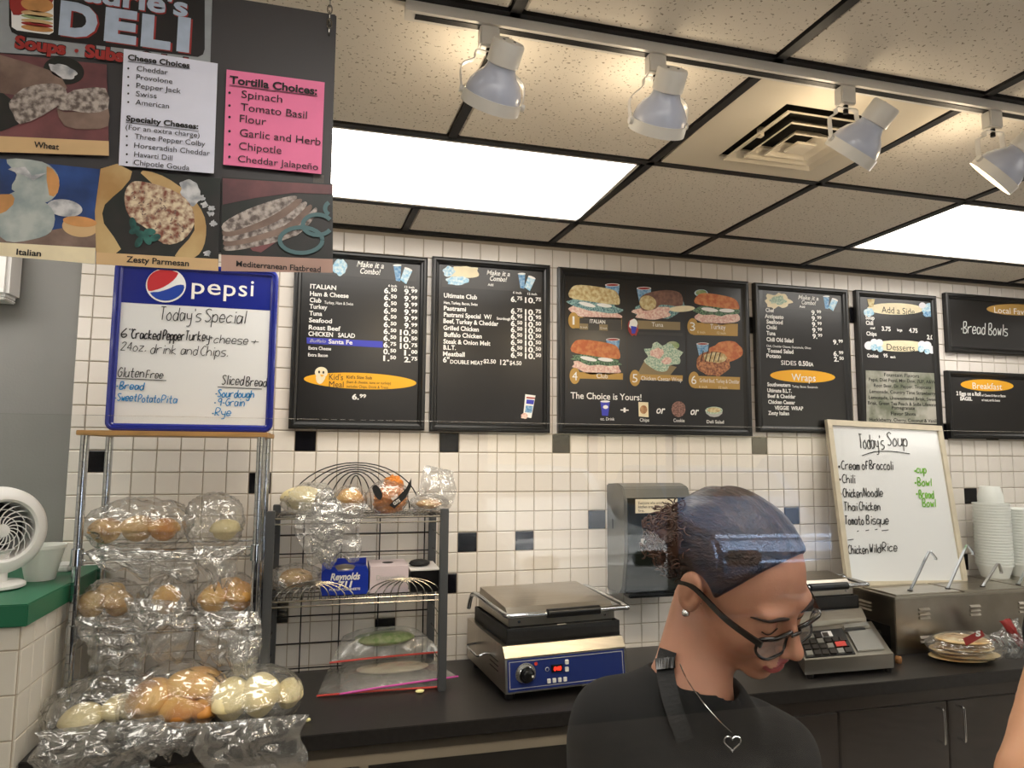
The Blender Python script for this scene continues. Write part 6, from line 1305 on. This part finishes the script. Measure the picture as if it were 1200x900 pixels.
# glasses
gl = MB(); 
def lens_path(s_, grow=0): return [from_head((s_ * (.0335 + (.0255 + grow) * math.copysign(abs(math.cos(a)) ** .48, math.cos(a))), .1035 - .012 * abs(math.cos(a) + .25 * 1) ** 2 * .8, -.0135 + (.0185 + grow) * math.copysign(abs(math.sin(a)) ** .60, math.sin(a)) + .001 * math.cos(a))) for a in [2 * PI * q / 36 for q in range(36)]]
for s_ in (-1, 1):
    gl.tube(lens_path(s_), .0020, 8, closed=True); top = [q for q in lens_path(s_)][1:18]; gl.tube(top, .0031, 8)
gl.tube(catmull([from_head((-.010, .103, -.006)), from_head((0, .1055, -.003)), from_head((.010, .103, -.006))], 4), .0023, 8)
go = gl.build('glasses_frame', 'glasses', woman, smooth=True)
for s_ in (-1, 1):
    lp_ = lens_path(s_, -.001); c = sum(lp_) / len(lp_); MB().add([c] + lp_, [(0, i + 1, (i + 1) % 36 + 1) for i in range(36)]).build('lens', 'lens_glass', go)
    a, b, c_ = from_head((s_ * .060, .096, -.004)), from_head((s_ * .079, .05, .006)), from_head((s_ * .0855, -.004, .016)); mb = MB(); vs = []; pts = catmull([a, b, c_, from_head((s_ * .085, -.030, .004))], 6)
    up = HR @ np.array([0, 0, 1.]); ou = HR @ np.array([s_ * 1., 0, 0])
    for i, q in enumerate(pts): hh = .0048 - .0018 * i / len(pts); vs += [q - up * hh, q + up * hh, q + up * hh + ou * .0028, q - up * hh + ou * .0028]
    mb.add(vs, [(4 * i + e, 4 * i + (e + 1) % 4, 4 * i + 4 + (e + 1) % 4, 4 * i + 4 + e) for i in range(len(pts) - 1) for e in range(4)] + [(0, 1, 2, 3)]); mb.build('temple_arm', 'glasses', go)
# earring, necklace, apron strap laid on the modelled surface
def hit(x, y, fn, t0=.6, t1=1.5, lift=.002):
    d = ray(x, y); t = t0
    for _ in range(160):
        p = CAM + d * t; v = float(fn(np.array([p[0]]), np.array([p[1]]), np.array([p[2]]))[0]) - lift
        if v < .0006: return p
        t += max(v * .7, .0008)
        if t > t1: break
    return CAM + d * 1.0
both = lambda X, Y, Z: np.minimum(skin_sdf(X, Y, Z), shirt_sdf(X, Y, Z))
er = from_head((.088, -.004, -.029)); MB().ball(er, (.0055, .0055, .0055), 16, 10).build('earring', 'silver', woman, smooth=True)
for k in range(8): pass
nl = [hit(x, y, both) for x, y in ((797, 778), (802, 790), (810, 804), (820, 818), (832, 833), (845, 847), (857, 858))]
MB().tube(catmull(nl, 4), .0007, 5).build('necklace', 'silver', woman)
pc = nl[-1] + np.array([0, 0, -.004]); ht = []
for q in range(30):
    a = 2 * PI * q / 30; hx_ = .0007 * 16 * math.sin(a) ** 3; hy_ = .0007 * (13 * math.cos(a) - 5 * math.cos(2 * a) - 2 * math.cos(3 * a) - math.cos(4 * a)); ht.append(pc + MC @ np.array([hx_, hy_ - .008, .004]))
MB().tube(ht, .0011, 6, closed=True).build('heart_pendant', 'silver', woman)
def ribbon_on(px, w_, name, m, thick=.003, par=woman, sm=6):
    px = [tuple(q) for q in catmull(px, 4)]; A_, B_ = [], []
    for i, (x, y) in enumerate(px):
        a = np.array(px[max(0, i - 1)], float); b = np.array(px[min(len(px) - 1, i + 1)], float); t_ = (b - a) / np.linalg.norm(b - a); nn_ = np.array([-t_[1], t_[0]]) * w_ / 2
        A_.append(hit(x - nn_[0], y - nn_[1], both, lift=.004)); B_.append(hit(x + nn_[0], y + nn_[1], both, lift=.004))
    A_, B_ = np.array(A_), np.array(B_)
    for _ in range(sm):
        for Z_ in (A_, B_): Z_[1:-1] = (Z_[:-2] + 2 * Z_[1:-1] + Z_[2:]) / 4
    vs = []
    for l, r__ in zip(A_, B_): out = (CAM - l) / np.linalg.norm(CAM - l) * thick; vs += [l, r__, r__ + out, l + out]
    mb = MB(); n_ = len(px); mb.add(vs, [(4 * i + e, 4 * i + (e + 1) % 4, 4 * i + 4 + (e + 1) % 4, 4 * i + 4 + e) for i in range(n_ - 1) for e in range(4)] + [(0, 1, 2, 3), (4 * n_ - 4, 4 * n_ - 3, 4 * n_ - 2, 4 * n_ - 1)]); return mb.build(name, m, par)
ribbon_on([(783, 762), (780, 772), (779, 785), (784, 810), (790, 832), (797, 850), (803, 868)], 21, 'apron_strap', 'apron_black')
ribbon_on([(768, 778), (779, 777), (791, 776)], 13, 'strap_buckle', 'plastic_black', .007)
def apron_sdf(X, Y, Z):
    p = (X, Y, Z); rel = [X - CH[0], Y - CH[1], Z - CH[2]]; f_ = rel[0] * fwd[0] + rel[1] * fwd[1]; s__ = np.abs(rel[0] * sid[0] + rel[1] * sid[1])
    d = shirt_sdf(X, Y, Z) - .006; d = smax(d, -(f_ - .02), .004); top = (NK[2] - .155) - .35 * (s__ - .1) ; d = smax(d, Z - (CH[2] + .035), .004); d = smax(d, s__ - (.115 + np.clip(CH[2] - .02 - Z, 0, .2) * .6), .004); return d
V5, F5 = nets(apron_sdf, np.arange(lo[0], hi[0], .009), np.arange(lo[1], hi[1], .009), np.arange(.9, NK[2], .009)); m_ = MB(); m_.v = V5.tolist(); m_.f = F5.tolist(); m_.mi = [0] * len(F5); m_.build('apron', 'apron_black', woman, smooth=True)
# second person: only a bare forearm and elbow reach into the frame
S2 = Q(1268, 750, .90); c2 = np.array([S2[0] + .20, S2[1] + .17, 0]); c2[0] = P(1200, 500, c2[1])[0] + .27
def arm2(X, Y, Z):
    p = (X, Y, Z); e0 = Q(1216, 918, .80); s0 = S2; w0 = Q(1290, 1080, .74)
    d = scap(p, s0, e0, .050, .041); d = smin(d, scap(p, e0, w0, .041, .027), .01)
    hd = w0 + (w0 - e0) / np.linalg.norm(w0 - e0) * .05; d = smin(d, scap(p, w0, hd, .026, .024), .01)
    t = scap(p, (c2[0], c2[1], 1.42), (c2[0], c2[1], 1.07), .12, .12); d = smin(d, scap(p, s0 + np.array([.02, 0, .0]), (c2[0], c2[1], 1.42), .05, .06), .03); d = smin(d, t, .04)
    d = smin(d, scap(p, (c2[0], c2[1], 1.42), (c2[0], c2[1], 1.55), .055, .05), .03); d = smin(d, sell(p, (c2[0], c2[1], 1.64), (.078, .095, .115)), .02); return d
X2 = np.arange(c2[0] - .72, c2[0] + .28, .012); Y2 = np.arange(c2[1] - .40, c2[1] + .30, .012)
V6, F6 = nets(arm2, X2, Y2, np.arange(.93, 1.80, .012)); p2 = thing('person', 'person out of frame at the right, only a bare elbow showing at the picture edge', 'person', (c2[0], c2[1], 0))
m_ = MB(); m_.v = V6.tolist(); m_.f = F6.tolist(); m_.mi = [0] * len(F6); m_.build('body', 'skin2', p2, smooth=True)
def shirt2(X, Y, Z):
    p = (X, Y, Z); s0 = S2; d = scap(p, (c2[0], c2[1], 1.40), (c2[0], c2[1], 1.0), .134, .134); d = smin(d, scap(p, s0, (c2[0], c2[1], 1.42), .064, .07), .03); return smax(d, -scap(p, (c2[0], c2[1], 1.46), (c2[0], c2[1], 1.7), .062, .08), .005)
V7, F7 = nets(shirt2, X2, Y2, np.arange(.86, 1.6, .012)); m_ = MB(); m_.v = V7.tolist(); m_.f = F7.tolist(); m_.mi = [0] * len(F7); m_.build('t_shirt', 'shirt_black', p2, smooth=True)
m_ = MB()
for s_ in (-1, 1): m_.tube([(c2[0] + .09 * s_, c2[1], .95), (c2[0] + .09 * s_, c2[1], .5), (c2[0] + .09 * s_, c2[1], .06)], [.10, .075, .055], 16)
m_.build('trousers', 'denim', p2, smooth=True, kind='stuff')
MB().ball((c2[0], c2[1] + .02, 1.68), (.088, .10, .10), 20, 14).build('hair', 'hair', p2, smooth=True)
for s_ in (-1, 1): MB().ball((c2[0] + .09 * s_, c2[1] - .04, .036), (.045, .12, .036), 16, 10).build('shoe', 'shoe', p2, smooth=True)
# ================================================================ STREET OUTSIDE (mirrored in the glass guard)
struct('ground_outside', MB().box((-30, -45, -.12), (30, -6.42, -.06)), 'asphalt')
def car(x, y, rz, mcol, label, hgt=.55):
    t = thing('parked_car', label, 'car', (0, 0, 0)); c, s_ = math.cos(rz), math.sin(rz)
    X = lambda mb: xform(mb, (x, y, -.06), (c, s_, 0), (-s_, c, 0))
    pr = [(-2.2, .35), (-2.25, .75), (-2.1, .95), (-1.1, 1.05), (-.45, 1.05 + hgt), (1.2, 1.08 + hgt), (1.9, 1.1), (2.2, 1.0), (2.25, .4)]
    n = len(pr); mb = MB(); mb.add([(a, -.88, b) for a, b in pr] + [(a, .88, b) for a, b in pr], [tuple(range(n)), tuple(range(2 * n - 1, n - 1, -1))] + [(i, i + n, (i + 1) % n + n, (i + 1) % n) for i in range(n)]); o = X(mb).build('body', mcol, t)
    bm = bmesh.new(); bm.from_mesh(o.data); bmesh.ops.recalc_face_normals(bm, faces=bm.faces); bmesh.ops.bevel(bm, geom=bm.edges[:], offset=.06, segments=3, affect='EDGES'); bm.to_mesh(o.data); bm.free()
    for sd_ in (-.885, .885): X(MB().add([(-.95, sd_, 1.08), (-.42, sd_, 1.0 + hgt), (.3, sd_, 1.02 + hgt), (.3, sd_, 1.08)], [(0, 1, 2, 3)]).add([(.36, sd_, 1.08), (.36, sd_, 1.02 + hgt), (1.15, sd_, 1.02 + hgt), (1.7, sd_, 1.1)], [(0, 1, 2, 3)])).build('side_window', 'car_glass', t)
    X(MB().hexa([(-1.06, -.74, 1.075), (-1.06, .74, 1.075), (-1.0, .74, 1.075), (-1.0, -.74, 1.075)], [(-.50, -.70, 1.02 + hgt), (-.50, .70, 1.02 + hgt), (-.44, .70, 1.02 + hgt), (-.44, -.70, 1.02 + hgt)])).build('windscreen', 'car_glass', t)
    for a in (-1.35, 1.35):
        for sd_ in (-.86, .86): X(MB().lathe([(.001, -.1), (.33, -.1), (.33, .1), (.001, .1)], (a, sd_, .33), (0, 1, 0), 24)).build('wheel', 'tyre', t)
    for sd_ in (-.6, .6): X(MB().box((-2.27, sd_ - .18, .68), (-2.2, sd_ + .18, .82), bev=.02)).build('headlamp', 'chrome', t)
    return t
car(5.15, -10.3, -PI / 2 + .12, 'car_blue', 'blue parked car facing the shop window, mirrored in the woman\'s hair'); car(7.9, -10.6, -PI / 2, 'car_white', 'white parked van facing the shop window, mirrored right of the woman', .7); car(2.5, -10.5, -PI / 2 - .1, 'car_white', 'white parked car facing the shop window, mirrored left of the dispenser')
for i, (x, y, r, h, lb) in enumerate(((2.5, -20, 2.6, 5.2, 'left'), (8, -22, 3.2, 6.2, 'right'))):
    t = thing('street_tree', 'leafy tree across the car park, %s one, mirrored in the glass' % lb, 'tree', (x, y, -.06)); MB().tube([(x, y, -.06), (x + .1, y, h * .6)], [.22, .14], 10).build('trunk', 'cork', t)
    MB().ball((x, y, h), (r, r, r * .8), 40, 26, fn=lambda d, i=i: 1 + .22 * crumple(60 + i, f=5)(d)).build('crown', 'foliage', t, smooth=False)
